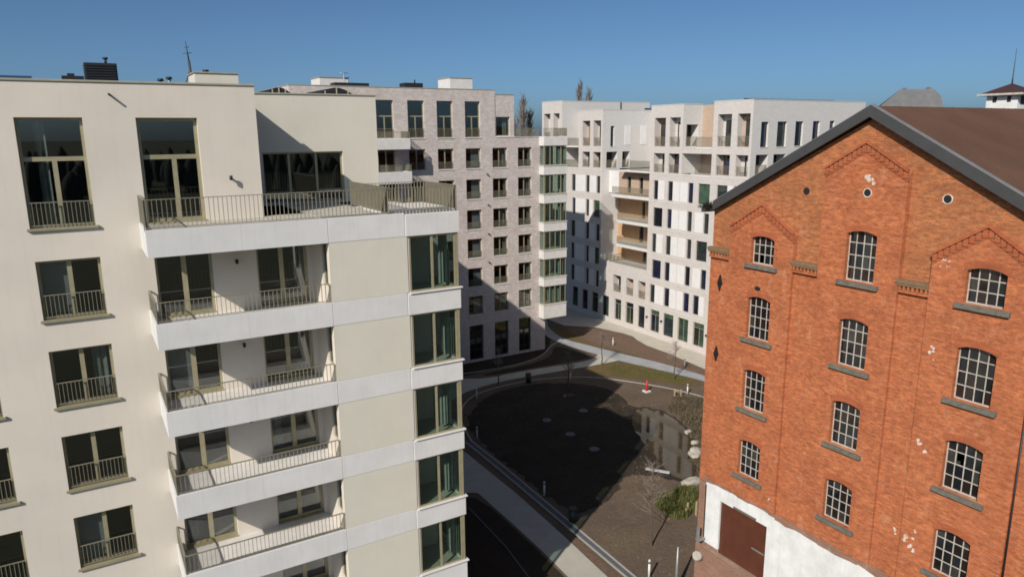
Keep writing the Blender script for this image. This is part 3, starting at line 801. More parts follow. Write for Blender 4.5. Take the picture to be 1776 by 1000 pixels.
# terraces
mb = MB(); mb.box(7.38, 9.66, 25.26, 31.59, -3.0, -2.93); mb.box(5.74, 7.38, 27.42, 31.59, -3.0, -2.93)
build(mb, 'terrace_floor', M['terrace'], A)
mb = MB(); mb.box(9.70, 12.33, 25.26, 28.0, -2.99, -2.80)
build(mb, 'raised_roof_deck', M['roof_white'], A)
railing(A, 1, YB + 0.08, 1.60, 12.46, T[0], 0.95, 0.14)
railing(A, 0, 9.68, YB + 0.14, 29.3, T[0], 0.98, 0.11, bd=0.06)
railing(A, 0, 12.46, YB + 0.14, 28.0, T[0], 0.95, 0.11, bd=0.06)
railing(A, 1, 27.98, 9.75, 12.40, T[0], 0.95, 0.14)
for n in range(1, 7):
    railing(A, 1, YB + 0.08, 1.66, 7.30, T[n], 0.66 if n > 9 else 0.70, 0.14, single=n < 5)
    railing(A, 0, 1.67, YB + 0.14, YW - 0.02, T[n], 0.70, 0.14, single=n < 5)
railing(A, 0, 1.67, YB + 0.14, YW - 0.02, T[0], 0.95, 0.14, single=False)
# wall lamps and the rain spout
for (x, y, z) in ((4.66, YW, -1.47), (4.60, YW, -4.47), (4.60, YW, -7.62), (4.60, YW, -10.6)):
    mb = MB(); mb.tube((x, y - 0.20, z - 0.08), (x, y - 0.20, z + 0.08), 0.055, n=10); mb.box(x - 0.025, x + 0.025, y - 0.16, y, z - 0.03, z + 0.03)
    build(mb, 'wall_lamp', M['black'], A)
mb = MB(); mb.tube((1.17, YW - 0.28, 1.31), (1.17, YW, 1.34), 0.035, n=8)
build(mb, 'rain_spout', M['black'], A)

# roof-top things of the near block
t = thing('ventilation_unit', 'dark louvred box on the near block roof, left of the mast', 'roof unit', (1.28, 34.6, 1.5))
mb = MB(); mb.box(0.70, 1.86, 34.0, 35.2, 1.5, 2.86); build(mb, 'casing', M['unit'], t, bevel=0.02)
for k in range(9):
    z = 1.95 + k * 0.10
    mb = MB(); mb.box(0.74, 1.82, 33.965, 34.0, z, z + 0.05); build(mb, 'slat', M['unit'], t)
mb = MB(); mb.tube((1.5, 34.5, 2.86), (1.5, 34.5, 3.05), 0.05); mb.tube((1.5, 34.5, 3.05), (1.5, 34.5, 3.12), 0.10); build(mb, 'flue', M['black'], t)
mb = MB(); mb.box(-0.1, 0.66, 34.1, 35.0, 1.5, 2.34); mb.box(0.1, 0.35, 34.2, 34.5, 2.34, 2.44); 
tag(build(mb, 'roof_box', M['black']), 'low black box on the near roof beside the louvred unit', 'roof unit')
t = thing('antenna_mast', 'thin grey antenna mast rising from the near block roof', 'antenna', (4.55, 34, 1.5))
mb = MB(); mb.tube((4.62, 34, 1.5), (4.56, 34, 3.1), 0.07, 0.05); mb.tube((4.56, 34, 3.1), (4.5, 34, 3.85), 0.03, 0.015); build(mb, 'mast_pole', M['verge'], t)
mb = MB(); mb.tube((4.35, 34, 3.35), (4.7, 34, 3.4), 0.012); mb.tube((4.42, 34, 3.6), (4.62, 34, 3.63), 0.012); build(mb, 'crossbar', M['verge'], t)
mb = MB(); mb.tube((4.15, 34, 1.6), (4.58, 34, 2.75), 0.03, 0.02); build(mb, 'brace', M['verge'], t)
t = thing('roof_hatch_box', 'cream rendered box on the near roof edge right of the mast', 'roof box', (4.8, 29, 1.5))
mb = MB(); mb.box(3.90, 5.34, 28.0, 29.6, 1.5, 2.14); build(mb, 'box_wall', M['cream_panel'], t)
mb = MB(); mb.box(3.86, 5.38, 27.96, 29.64, 2.14, 2.18); build(mb, 'box_lid', M['coping'], t)
mb = MB(); mb.tube((4.5, 29.5, 2.19), (4.5, 29.5, 2.3), 0.05); mb.tube((4.5, 29.5, 2.3), (4.5, 29.5, 2.37), 0.11); build(mb, 'vent_cap', M['black'], t)
for i, (x, s) in enumerate(((3.30, 0.30), (3.62, 0.38))):
    o = thing('vent_pipe', ('short roof vent with flat cap, farther left of the mast foot', 'taller roof vent with dark cap beside the mast foot')[i], 'vent', (x, 33, 1.5), 'small vents on the near roof')
    mb = MB(); mb.tube((x, 33, 1.5), (x, 33, 1.86 + s), 0.06); build(mb, 'pipe', M['zinc'], o)
    mb = MB(); mb.tube((x, 33, 1.86 + s), (x, 33, 1.95 + s), 0.13, 0.10); build(mb, 'cap', M['black'], o)
mb = MB(); mb.quad([(3.2, 32.6, 2.02), (4.4, 32.6, 2.02), (4.4, 34.0, 2.16), (3.2, 34.0, 2.16)], (0, 0, 1)); mb.box(3.25, 4.35, 32.62, 33.9, 1.5, 2.015)
tag(build(mb, 'roof_plinth', M['unit']), 'low dark plinth on the near roof at the foot of the mast', 'roof unit')
mb = MB(); mb.slabx([(33, 1.5), (33, 2.0), (35, 2.35), (35, 1.5)], -4.2, -1.1)
tag(build(mb, 'roof_panel', M['solar'], fix=True), 'dark sloping panel on the near roof at the far left edge', 'solar panel')
# ================================================================== MIDDLE GREY-ROSE BRICK BLOCK
B = thing('brick_apartment_block', 'grey rose brick apartment block in the middle with corner bay windows', 'apartment building', (30, 70, G))
Y0 = 65.0
heads = [-1.46, -4.55, -7.64, -10.62, -13.66, -16.65]
cx = [(18.3, 20.0), (21.2, 22.9), (24.3, 26.0), (27.42, 29.12), (30.45, 32.15), (33.5, 35.2), (36.56, 38.3), (39.6, 41.28)]
hb = []; wb = []
for i, (a, b) in enumerate(cx):
    if i < 6: hb.append((a, b, -0.39, 3.09)); wb.append((a, b, -0.39, 3.09, 't'))
    if i == 6: hb.append((37.03, 38.69, -0.28, 1.62)); wb.append((37.03, 38.69, -0.28, 1.62, 's'))
    for h in heads:
        lo = h - (2.13 if i == 2 else 1.99)
        hb.append((a, b, lo, h)); wb.append((a, b, lo, h, 'n'))
    hb.append((a, b - (0.1 if i == 7 else 0), -23.58, -19.8)); wb.append((a, b - (0.1 if i == 7 else 0), -23.58, -19.8, 'g'))
mb = MB()
wall(mb, 1, Y0, 16.5, 36.9, -0.42, 4.2, [h for h in hb if h[3] > 0 and h[1] < 36.9], 0.3)
wall(mb, 1, Y0 + 0.06, 36.9, 39.2, -0.42, 3.8, [h for h in hb if h[3] > 0 and h[0] > 36.9], 0.3)
wall(mb, 1, Y0, 16.5, 43.0, G, -0.42, [h for h in hb if h[3] < 0], 0.3)
mb.quad([(36.9, Y0, 3.8), (36.9, 78, 3.8), (36.9, 78, 4.2), (36.9, Y0, 4.2)], (1, 0, 0))
mb.quad([(39.2, Y0 + .06, -0.42), (39.2, 78, -0.42), (39.2, 78, 3.8), (39.2, Y0 + .06, 3.8)], (1, 0, 0))
mb.quad([(43, Y0, G), (43, 78, G), (43, 78, -0.42), (43, Y0, -0.42)], (1, 0, 0))
mb.quad([(16.5, Y0, G), (16.5, 78, G), (16.5, 78, 4.2), (16.5, Y0, 4.2)], (-1, 0, 0))
mb.quad([(16.5, 78, G), (43, 78, G), (43, 78, -.42), (16.5, 78, -.42)], (0, 1, 0))
mb.quad([(16.5, 78, -.42), (39.2, 78, -.42), (39.2, 78, 3.8), (16.5, 78, 3.8)], (0, 1, 0))
build(mb, 'brick_wall', M['brickB'], B)
mb = MB(); mb.box(16.6, 36.8, Y0 + 0.3, 77.9, 3.6, 3.85); mb.box(36.9, 39.1, Y0 + 0.4, 77.9, 3.4, 3.6); mb.box(39.25, 42.9, Y0 + 0.3, 77.9, -0.75, -0.6)
build(mb, 'roof', M['roof_felt'], B)
mb = MB(); mb.box(16.46, 36.94, Y0 - 0.03, Y0 + 0.3, 4.2, 4.27); mb.box(36.95, 39.24, Y0 + 0.02, Y0 + 0.35, 3.8, 3.86)
mb.box(16.46, 16.8, Y0 + 0.3, 78, 4.2, 4.27); mb.box(36.7, 36.94, Y0 + 0.3, 78, 4.2, 4.27)
build(mb, 'coping', M['coping'], B)
mb = MB(); mb.box(36.95, 42.9, Y0 - 0.05, Y0 + 0.05, -0.42, -0.36); mb.box(39.22, 43.05, Y0 + 0.05, Y0 + 0.35, -0.42, -0.365); mb.box(42.75, 43.05, Y0 + 0.35, 78, -0.42, -0.365)
build(mb, 'terrace_coping', M['slabwhite'], B)
for k, (a, b, z0, z1, t) in enumerate(wb):
    m = (a + b) / 2
    if t == 't':
        window(B, 1, Y0, a, b, z0, z1, mull=(m,), trans=(1.64,), fw=0.07, mw=0.11, inset=0.24, sill=(0.09, 0.06, 0.06, 'slabwhite'), rail=(0.9, 0.14, 0.06))
    elif t == 's':
        window(B, 1, Y0 + .06, a, b, z0, z1, mull=(), fw=0.07, inset=0.2, sill=(0.09, 0.06, 0.06, 'slabwhite'), curtain=(b - 0.7, b - 0.1, 'curtain', z0 + .1))
    elif t == 'g':
        window(B, 1, Y0, a, b, z0, z1, mull=(m,), trans=(z0 + 2.6,), fw=0.08, mw=0.1, inset=0.26, fmat='black', name='shopfront')
    else:
        c4i = abs(a - 33.5) < 0.1
        cur = None
        if abs(a - 39.6) < .1: cur = (b - R.uniform(0.25, 0.6), b - 0.05, 'curtain', z0 + .1)
        elif abs(a - 36.56) < .1 and R.random() < .5: cur = (b - R.uniform(0.2, 0.7), b - 0.05, 'curtain', z0 + .1)
        elif c4i: cur = (m - 0.05, b - 0.05, 'blind', z0 + .1)
        window(B, 1, Y0, a, b, z0, z1, mull=() if c4i else (m,), fw=0.07, mw=0.11, inset=0.24, sill=(0.09, 0.05, 0.06, 'slabwhite'), rail=(0.72, 0.13, 0.06), curtain=cur)
mb = MB()
mb.quad([(16.6, Y0 + 2.6, G), (42.9, Y0 + 2.6, G), (42.9, Y0 + 2.6, -0.7), (16.6, Y0 + 2.6, -0.7)], (0, -1, 0))
mb.quad([(16.6, Y0 + 2.6, -0.7), (39.1, Y0 + 2.6, -0.7), (39.1, Y0 + 2.6, 3.5), (16.6, Y0 + 2.6, 3.5)], (0, -1, 0))
for z in [-0.5, -3.6, -6.7, -9.7, -12.7, -15.75, -18.8, -23.7]:
    mb.quad([(16.6, Y0 + .32, z), (42.9, Y0 + .32, z), (42.9, Y0 + 2.6, z), (16.6, Y0 + 2.6, z)], (0, 0, 1))
build(mb, 'room_interior', M['room_dark'], B)
# balconies at the left
for (a, b, zt, zb) in ((23.42, 26.75, -0.40, -1.40), (23.38, 26.82, -3.42, -4.52), (23.38, 26.82, -6.5, -7.55), (23.38, 26.82, -9.55, -10.6)):
    mb = MB(); mb.box(a, b, 63.0, 63.2, zb, zt); mb.box(a, a + 0.2, 63.2, Y0 - .005, zb, zt); mb.box(b - 0.2, b, 63.2, Y0 - .005, zb, zt); mb.box(a + .2, b - .2, 63.2, Y0 - .005, zb + .01, zb + .5)
    build(mb, 'balcony', M['slabwhite'], B, bevel=0.03)
    railing(B, 1, 63.1, a + .05, b - .05, zt, 0.62, 0.14, single=False); railing(B, 0, b - 0.08, 63.15, Y0 - .05, zt, 0.62, 0.10, bd=.06, single=False)
# corner bays
for k in range(7):
    zt = -0.39 - 3.02 * k; zb = zt - (0.95 if k < 6 else 1.55)
    mb = MB(); mb.box(42.22, 45.28, 64.1, 66.8, zb, zt)
    build(mb, 'bay_band', M['slabwhite'], B, bevel=0.03)
    mb = MB(); mb.box(42.16, 45.34, 64.04, 66.86, zt - 0.001, zt + 0.05); 
    if k: build(mb, 'bay_cap', M['slabwhite'], B)
    if k < 6:
        z1, z0 = zb, zt - 3.02 + 0.055
        w = window(B, 1, 64.1, 42.42, 45.2, z0, z1, mull=(43.1, 43.8, 44.5), fw=0.06, mw=0.075, inset=0.1, gmat='glass_green', name='bay_window', curtain=(R.choice((44.3, 43.9, 44.6)), 45.05, 'curtain', z0 + .1) if k != 5 else (42.9, 44.6, 'curtain', z0 + .1))
        mb = MB(); mb.box(42.31, 42.32, 64.3, 64.99, z0, z1); build(mb, 'pane', M['glass_green'], w)
        mb = MB(); mb.box(42.3, 42.38, 64.2, 64.28, z0, z1); mb.box(45.14, 45.2, 65.6, 65.7, z0, z1); mb.box(42.5, 45.1, 66.6, 66.7, z0, z1)
        build(mb, 'bay_post', M['bronze'], B)
        mb = MB(); mb.box(45.15, 45.165, 64.3, 66.6, z0, z1); build(mb, 'pane', M['glass_green'], w)
mb = MB(); mb.box(42.5, 45.0, 66.5, 66.58, -18.4, -1.3); build(mb, 'bay_back', M['room_light'], B)
railing(B, 1, Y0 + .1, 39.25, 42.2, -0.365, 0.87, 0.12, bd=.06, single=False)
railing(B, 1, 64.2, 42.28, 45.2, -0.39, 0.87, 0.12, bd=.06, single=False)
railing(B, 0, 45.2, 64.25, 66.7, -0.39, 0.87, 0.12, bd=.06, single=False)
mb = MB(); 
for (x, z) in ((35.9, -4.1), (35.95, -7.2), (35.95, -10.2), (35.95, -13.2)):
    mb = MB(); mb.box(x - .06, x + .06, Y0 - 0.2, Y0, z - .05, z + .05); build(mb, 'wall_vent', M['black'], B)
# on its roof
for i, (a, b, y, zt, lab) in enumerate(((21.3, 24.2, 72, 5.45, 'white lift housing on the middle block roof, behind the vaulted rooflights'), (35.4, 38.1, 72, 5.82, 'white roof box near the right end of the middle block roof'))):
    t = thing('roof_box', lab, 'roof box', ((a + b) / 2, y, 3.85))
    mb = MB(); mb.box(a, b, y, y + 3, 3.6, zt); build(mb, 'box_wall', M['slabwhite'], t)
    mb = MB(); mb.box(a - .06, b + .06, y - .06, y + 3.06, zt, zt + .08); build(mb, 'box_lid', M['coping'], t)
mb = MB(); mb.box(30.0, 32.0, 71.5, 73, 3.85, 5.15); mb.tube((31.3, 72, 5.15), (31.3, 72, 5.5), .08); tag(build(mb, 'roof_box', M['unit']), 'low dark roof unit in the middle of the brick block roof', 'roof unit')
mb = MB(); mb.box(22.0, 25.4, 69.5, 71, 3.85, 4.85); tag(build(mb, 'roof_box', M['unit']), 'dark roof unit in front of the white lift housing', 'roof unit')
t = thing('antenna_mast', 'short antenna beside the white lift housing on the middle block', 'antenna', (23.6, 71.6, 3.85))
mb = MB(); mb.tube((23.6, 71.6, 3.85), (23.6, 71.6, 6.1), .04); build(mb, 'mast_pole', M['zinc'], t)
mb = MB(); mb.tube((23.2, 71.6, 5.9), (24, 71.6, 5.9), .03); build(mb, 'crossbar', M['zinc'], t)

# ================================================================== WHITE STAGGERED BLOCK AT THE BACK
Cb = thing('white_apartment_block', 'white washed brick apartment block with staggered top storeys and ochre recess', 'apartment building', (60, 68, G))
XC = 56.5
def cwin(u0, u1, z0, z1, kind='glassC', d=0.22): return (u0, u1, z0, z1, kind, d)
W3 = {}
nar = []
def row(z1, z0, lst, g='glassC'):
    for (a, b) in lst:
        a, b = min(a, b), max(a, b)
        k = g
        if b - a > 1.15: k = 'glassCgreen' if R.random() < .75 else 'glassC'
        nar.append(cwin(a, b, z0, z1, k))
RR = [-5.40, -8.48, -11.5, -14.53, -17.52]
right = [[(62.9, 62.16), (60.55, 59.78), (57.4, 56.65), (55.9, 54.26), (53.3, 51.9), (51.0, 50.2)],
         [(62.82, 61.3), (60.53, 59.8), (57.35, 56.67), (54.92, 54.2), (53.2, 52.5), (51, 49.9)],
         [(62.9, 62.2), (60.58, 59.8), (57.25, 56.58), (55.85, 54.28), (53.2, 52.5)],
         [(62.75, 61.25), (60.62, 59.8), (57.38, 56.6), (54.98, 54.2), (52.5, 51)],
         [(62.95, 62.15), (60.55, 59.7), (57.45, 56.57), (55.95, 55.1), (53.0, 52.2)]]
left = [[(79.0, 78.15), (75.83, 75.08), (73.58, 72.85), (84.5, 83.6), (82.4, 81.7)],
        [(78.85, 78.1), (75.76, 75.1), (74.17, 72.87), (84.5, 83.6), (82.4, 81.7)],
        [(79.0, 78.15), (75.69, 75.03), (73.5, 72.8), (84.5, 83.6)],
        [(78.95, 78.3), (75.6, 75.05), (74.12, 72.8), (84.5, 83.6)],
        [(78.9, 78.2), (75.55, 74.9), (73.45, 72.8), (84.5, 83.6)]]
for z, r_, l_ in zip(RR, right, left):
    row(z, z - 2.15, r_); row(z, z - 2.15, l_)
row(-20.5, -23.15, [(62.75, 61.2), (60.5, 58.85), (58.15, 56.5), (55.75, 54.1), (53, 51.4), (69.46, 68.15), (67.3, 65.8), (64.95, 63.75), (78.55, 77.3), (76.3, 75.1), (74.2, 72.85), (71.9, 70.6), (84, 82.6)], 'glassC')
logg = []   # loggias cut through the facade
for (a, b) in ((76.7, 75.1), (74.4, 72.86)): logg.append((b, a, -1.70, 1.45)); logg.append((b, a, -4.35, -2.42))
for (a, b) in ((63.05, 61.25), (60.6, 58.95)): logg.append((b, a, -1.60, 1.52)); logg.append((b, a, -4.5, -2.35))
for (a, b) in ((53.6, 51.78), (51.0, 49.45)): logg.append((b, a, -1.52, 1.68)); logg.append((b, a, -4.4, -2.32))
for (a, b) in ((85.75, 84.15), (83.4, 81.95)): logg.append((b, a, -1.0, 2.55))
for (a, b) in ((69.83, 68.3), (67.3, 65.95), (65.05, 63.75)): logg.append((b, a, -19.6, -17.5))
def hset(y0, y1, z0, z1):
    r = [(w[0], w[1], w[2], w[3], 0, w[5]) for w in nar] + [(l[0], l[1], l[2], l[3], 0, .85) for l in logg]
    return [h for h in r if h[0] >= y0 - .01 and h[1] <= y1 + .01 and h[2] >= z0 - .01 and h[3] <= z1 + .01]
mb = MB()
for (y0, y1, z0, z1) in ((49.15, 54.22, -4.5, 2.95), (49.15, 63.66, G, -4.5), (58.55, 63.66, -4.5, 2.86), (63.66, 72.5, G, -16.02),
                         (72.5, 77.5, -4.5, 2.70), (72.5, 86.2, G, -4.5), (81.3, 86.2, -4.5, 4.12)):
    wall(mb, 0, XC, y0, y1, z0, z1, hset(y0, y1, z0, z1), 0.22)
build(mb, 'facade_wall', M['brickC'], Cb)
# faces that look towards the near block
mb = MB()
sw = [(57.75, 58.8, -1.57, 0.87), (60.1, 61.5, -1.54, 0.90), (62.8, 64.0, -1.51, 0.92), (65.5, 66.6, -1.5, 0.95), (68.2, 69.0, -1.5, 0.98)]
sl = [(57.25, 59.0, -4.3, -2.29), (59.8, 61.6, -4.3, -2.29), (62.6, 64.2, -4.3, -2.29)]
wl = [];
def sidew(*a):
    m_ = MB(); wall(m_, *a); build(m_, 'side_wall', M['brickCpale'], Cb)
sidew(1, 49.15, XC, 74, G, 2.95, [(*w, 0, 0.28) for w in sw] + [(*w, 0, 1.2) for w in sl], 0.28)
sidew(1, 58.55, XC, 59.35, -4.5, 2.86, [(57.0, 58.75, -1.55, 0.75, 0, 1.2)], 0.3)
sidew(1, 72.5, XC, 72, -4.5, 2.70, [(57.75, 58.35, -1.75, 0.75), (57.15, 58.9, -4.4, -2.4, 0, 1.1), (59.7, 60.9, -4.4, -2.4, 0, 1.1)], 0.3)
sidew(1, 72.5, XC, 59.3, -16.02, -4.5, [], 0.3)
sidew(1, 81.3, XC, 71.8, -4.5, 4.12, [], 0.3)
mb = MB()   # hidden returns and the back of the building
for (y, z0, z1, x1) in ((54.22, -4.5, 2.95, 59.35), (63.66, -16, 2.86, 72), (77.5, -4.5, 2.7, 72), (86.2, G, 4.12, 72)):
    mb.quad([(XC, y, z0), (x1, y, z0), (x1, y, z1), (XC, y, z1)], (0, 1, 0))
mb.quad([(74, 49.15, G), (74, 86.2, G), (74, 86.2, 2.5), (74, 49.15, 2.5)], (1, 0, 0))
mb.quad([(71.8, 81.3, 2.5), (71.8, 86.2, 2.5), (71.8, 86.2, 4.12), (71.8, 81.3, 4.12)], (1, 0, 0))
mb.quad([(64.5, 63.66, -4.5), (64.5, 72.5, -4.5), (64.5, 72.5, 2.6), (64.5, 63.66, 2.6)], (-1, 0, 0))
mb.quad([(59.3, 77.5, -4.5), (59.3, 81.3, -4.5), (59.3, 81.3, 2.6), (59.3, 77.5, 2.6)], (-1, 0, 0))
build(mb, 'return_wall', M['brickC'], Cb)
mb = MB()
wall(mb, 0, 59.3, 63.66, 72.5, -16.02, -7.45, [(67.4, 68.0, -10.5, -8.4), (65.2, 66.2, -10.5, -8.3), (67.6, 68.4, -13.5, -11.4), (65.0, 66.2, -13.5, -11.3), (66.9, 67.6, -16, -14.4), (65.1, 65.8, -16, -14.4)], 0.2)
build(mb, 'ochre_wall', M['brickOrange'], Cb)
mb = MB()
wall(mb, 0, 57.7, 63.7, 70.6, -7.45, -4.67, [(68.3, 69.0, -7.3, -5.3), (66.1, 66.8, -7.3, -5.3)], 0.2)
build(mb, 'tan_wall', M['brickTan'], Cb)
mb = MB()
wall(mb, 0, 59.35, 54.22, 58.55, -4.5, 2.80, [(55.5, 56.2, -1.5, 0.8), (55.5, 56.2, -4.4, -2.4)], 0.2)
build(mb, 'tan_wall', M['brickTan'], Cb)
mb = MB(); wall(mb, 0, 57.7, 70.6, 72.5, -7.45, -4.67, [], 0.2); build(mb, 'white_recess_wall', M['plaster'], Cb)
mb = MB()
for (y0, y1, x0, x1, z) in ((49.3, 54.2, XC + .25, 74, 2.6), (54.3, 63.6, XC + .3, 72, 2.5), (63.7, 77.4, 64.6, 72, 2.3), (72.6, 77.4, XC + .3, 64.6, 2.3), (77.6, 86.1, XC + .3, 71.7, 2.35), (81.4, 86.1, XC + .3, 71.7, 3.8)):
    if y0 == 54.3: mb.box(59.4, x1, y0, 58.5, z - .2, z); mb.box(x0, x1, 58.6, y1, z - .2, z)
    elif z == 2.35: mb.box(59.4, x1, y0, 81.2, z - .2, z)
    else: mb.box(x0, x1, y0, y1, z - .2, z)
build(mb, 'roof', M['roof_felt'], Cb)
mb = MB()
for (y0, y1, z, xe) in ((49.12, 54.25, 2.95, 74), (58.52, 63.69, 2.86, 59.3), (72.47, 77.53, 2.70, 72), (81.27, 86.23, 4.12, 71.8)):
    mb = MB(); mb.box(XC - .03, XC + .25, y0, y1, z, z + .06); mb.box(XC + .25, xe, y0, y0 + .28, z, z + .06); build(mb, 'coping', M['slabwhite'], Cb)
# glazing of the facade and its white infill panels
for (a, b, z0, z1, k, d) in nar:
    wide = b - a > 1.15
    g = z1 < -20
    window(Cb, 0, XC, a, b, z0, z1, mull=((a + b) / 2,) if (wide and g and R.random() < .5) else (), trans=(z0 + 2.05,) if g and R.random() < .6 else (), fw=0.05, mw=0.06, fd=0.05, inset=d - 0.06,
           fmat='black' if not g or R.random() < .5 else 'bronze', gmat=k, sill=(0.05, 0.04, 0.02, 'slabwhite') if not g else None)
for (a, b, z0, z1) in sw: window(Cb, 1, 49.15, a, b, z0, z1, fw=.05, fd=.05, inset=.22, gmat='glassC', fmat='black', sill=(0.05, 0.04, 0.02, 'slabwhite'))
window(Cb, 1, 72.5, 57.75, 58.35, -1.75, .75, fw=.05, fd=.05, inset=.24, gmat='glassC', fmat='black', sill=(0.05, 0.04, 0.02, 'slabwhite'))
for (c, lst) in ((59.3, [(67.4, 68.0, -10.5, -8.4), (65.2, 66.2, -10.5, -8.3), (67.6, 68.4, -13.5, -11.4), (65.0, 66.2, -13.5, -11.3), (66.9, 67.6, -16, -14.4), (65.1, 65.8, -16, -14.4)]), (57.7, [(68.3, 69.0, -7.3, -5.3), (66.1, 66.8, -7.3, -5.3)]), (59.35, [(55.5, 56.2, -1.5, 0.8), (55.5, 56.2, -4.4, -2.4)])):
    for (a, b, z0, z1) in lst: window(Cb, 0, c, a, b, z0, z1, fw=.05, fd=.05, inset=.14, gmat='glassC', fmat='bronze')
pan = []
for n, z in enumerate(RR):
    A_ = [(62.1, 61.1), (59.72, 58.7), (58.62, 57.46)] if n % 2 == 0 else [(59.74, 58.7), (58.6, 57.4), (56.2, 55.0)]
    if n == 4: A_ = [(62.08, 60.65), (59.6, 58.6), (58.5, 57.5), (55.0, 54.3)]
    if n in (0, 2): A_.append((51.8, 51.1))
    Bp = [(78.0, 75.95), (74.95, 73.65)] if n != 1 else [(78.0, 75.9), (75.0, 74.3)]
    for (a, b) in A_ + Bp: pan.append((b, a, z - 2.15, z))
for (a, b, z0, z1) in pan:
    mb = MB(); mb.box(XC - 0.025, XC + 0.05, a + .02, b - .02, z0, z1); build(mb, 'infill_panel', M['plaster'], Cb)
mb = MB()
for q in (60.0, 62.6): mb.box(q, q + 1.0, 72.46, 72.52, -1.6, .8)
build(mb, 'infill_panel', M['plaster'], Cb)
# floor lines on the facade
mb = MB()
for z in (-4.62, -7.75, -10.85, -13.85, -16.9, -20.0):
    for (a, b) in ((49.2, 63.64), (72.52, 86.1)):
        mb = MB(); mb.box(XC - .03, XC + .02, a, b, z - .03, z + .03); build(mb, 'string_course', M['slabwhite'], Cb)
# loggias: back wall, dark door, railing
for (a, b, z0, z1) in logg:
    mb = MB(); mb.box(XC + .85, XC + .95, a - .05, b + .05, z0 - .05, z1 + .05)
    ob = build(mb, 'loggia_back', M['brickTan'] if R.random() < .5 else M['brickC'], Cb)
    m = a + (b - a) * R.uniform(0.6, 0.97)
    w = window(Cb, 0, XC + .78, a + .05, m, z0 + .02, z0 + min(2.6, z1 - z0 - .1), fw=.06, fd=.05, inset=0.0, gmat='glassC', fmat='black', name='loggia_door')
    if z1 > -17.4:
        railing(Cb, 0, XC + .1, a, b, z0, 1.05 if z1 - z0 > 2.6 else 0.95, 0.12, bd=.05, single=False, ends=False)
    else:
        railing(Cb, 0, XC + .1, a, b, z0, 0.95, 0.12, bd=.05, single=False, ends=False)
for (a, b, z0, z1) in sl + [(57.15, 58.9, -4.4, -2.4), (59.7, 60.9, -4.4, -2.4), (57.0, 58.75, -1.55, .75)]:
    yy = 49.15 if (a, b, z0, z1) in sl else (58.55 if a == 57.0 else 72.5)
    mb = MB(); mb.box(a - .05, b + .05, yy + 1.1, yy + 1.2, z0 - .05, z1 + .05); build(mb, 'loggia_back', M['room_dark'], Cb)
    railing(Cb, 1, yy + .1, a, b, z0, 1.0, .12, bd=.05, single=False, ends=False)
# balcony slabs in the recess
for (z, y1) in ((-7.47, 71.5), (-10.55, 70.4), (-13.5, 70.4)):
    mb = MB(); mb.prism([(XC, 63.70), (XC, y1 - 1.0), (XC + .35, y1 - .2), (XC + 1.1, y1 + 0.3), (59.28, y1 + .9), (59.28, 63.70)], z - .36, z)
    build(mb, 'balcony_slab', M['slabwhite'], Cb, bevel=.03)
    railing(Cb, 0, XC + .12, 63.75, y1 - 1.0, z, .95, .12, bd=.05, single=False)
mb = MB(); mb.box(XC + .002, 59.28, 63.7, 72.45, -16.3, -16.025); build(mb, 'balcony_slab', M['slabwhite'], Cb)
railing(Cb, 0, XC + .2, 63.8, 70.8, -16.02, .9, .12, bd=.05, single=False)
railing(Cb, 1, 70.9, XC + .2, 59.2, -16.02, .9, .12, bd=.05, single=False)
mb = MB(); mb.box(XC, 64.4, 63.7, 69.3, -4.66, -4.46); build(mb, 'terrace_slab', M['slabwhite'], Cb)
railing(Cb, 0, XC + .12, 63.75, 67.3, -4.46, 1.15, .12, bd=.05, single=False)
for (z, x0) in ((-1.62, XC + .02), (-4.5, XC + .02)):
    mb = MB(); mb.prism([(XC - .02, 54.25), (XC - .02, 56.6), (XC + .4, 57.6), (XC + 1.2, 58.3), (59.3, 58.5), (59.3, 54.25)], z - .2, z); build(mb, 'balcony_slab', M['slabwhite'], Cb, bevel=.02)
    railing(Cb, 0, XC + .1, 54.3, 56.6, z, 1.05, .12, bd=.05, single=False)
mb = MB(); mb.box(XC, 59.3, 54.25, 58.5, -2.3, -1.83); build(mb, 'lintel_beam', M['brickC'], Cb)
for z in (-1.7, -4.5):
    mb = MB(); mb.box(XC + .1, 59.3, 77.55, 81.25, z - .2, z); build(mb, 'balcony_slab', M['slabwhite'], Cb)
    window(Cb, 0, 59.26, 78.5, 80.8, z + .05, z + 2.2, mull=(79.6,), fw=.06, inset=-.03, gmat='glassC', fmat='black', name='loggia_door')
    railing(Cb, 0, XC + .15, 77.55, 81.25, z, 1.0, .12, bd=.05, single=False)
# entrance lamp and doormat-like canopy, roof drain
for y in (63.2, 60.7, 53.6):
    mb = MB(); mb.box(XC - .3, XC, y - .06, y + .06, -21.6, -21.45); build(mb, 'wall_lamp', M['black'], Cb)
mb = MB(); mb.tube((66.4, 81.22, 1.9), (66.4, 81.22, 4.1), .07); build(mb, 'downpipe', M['black'], Cb)
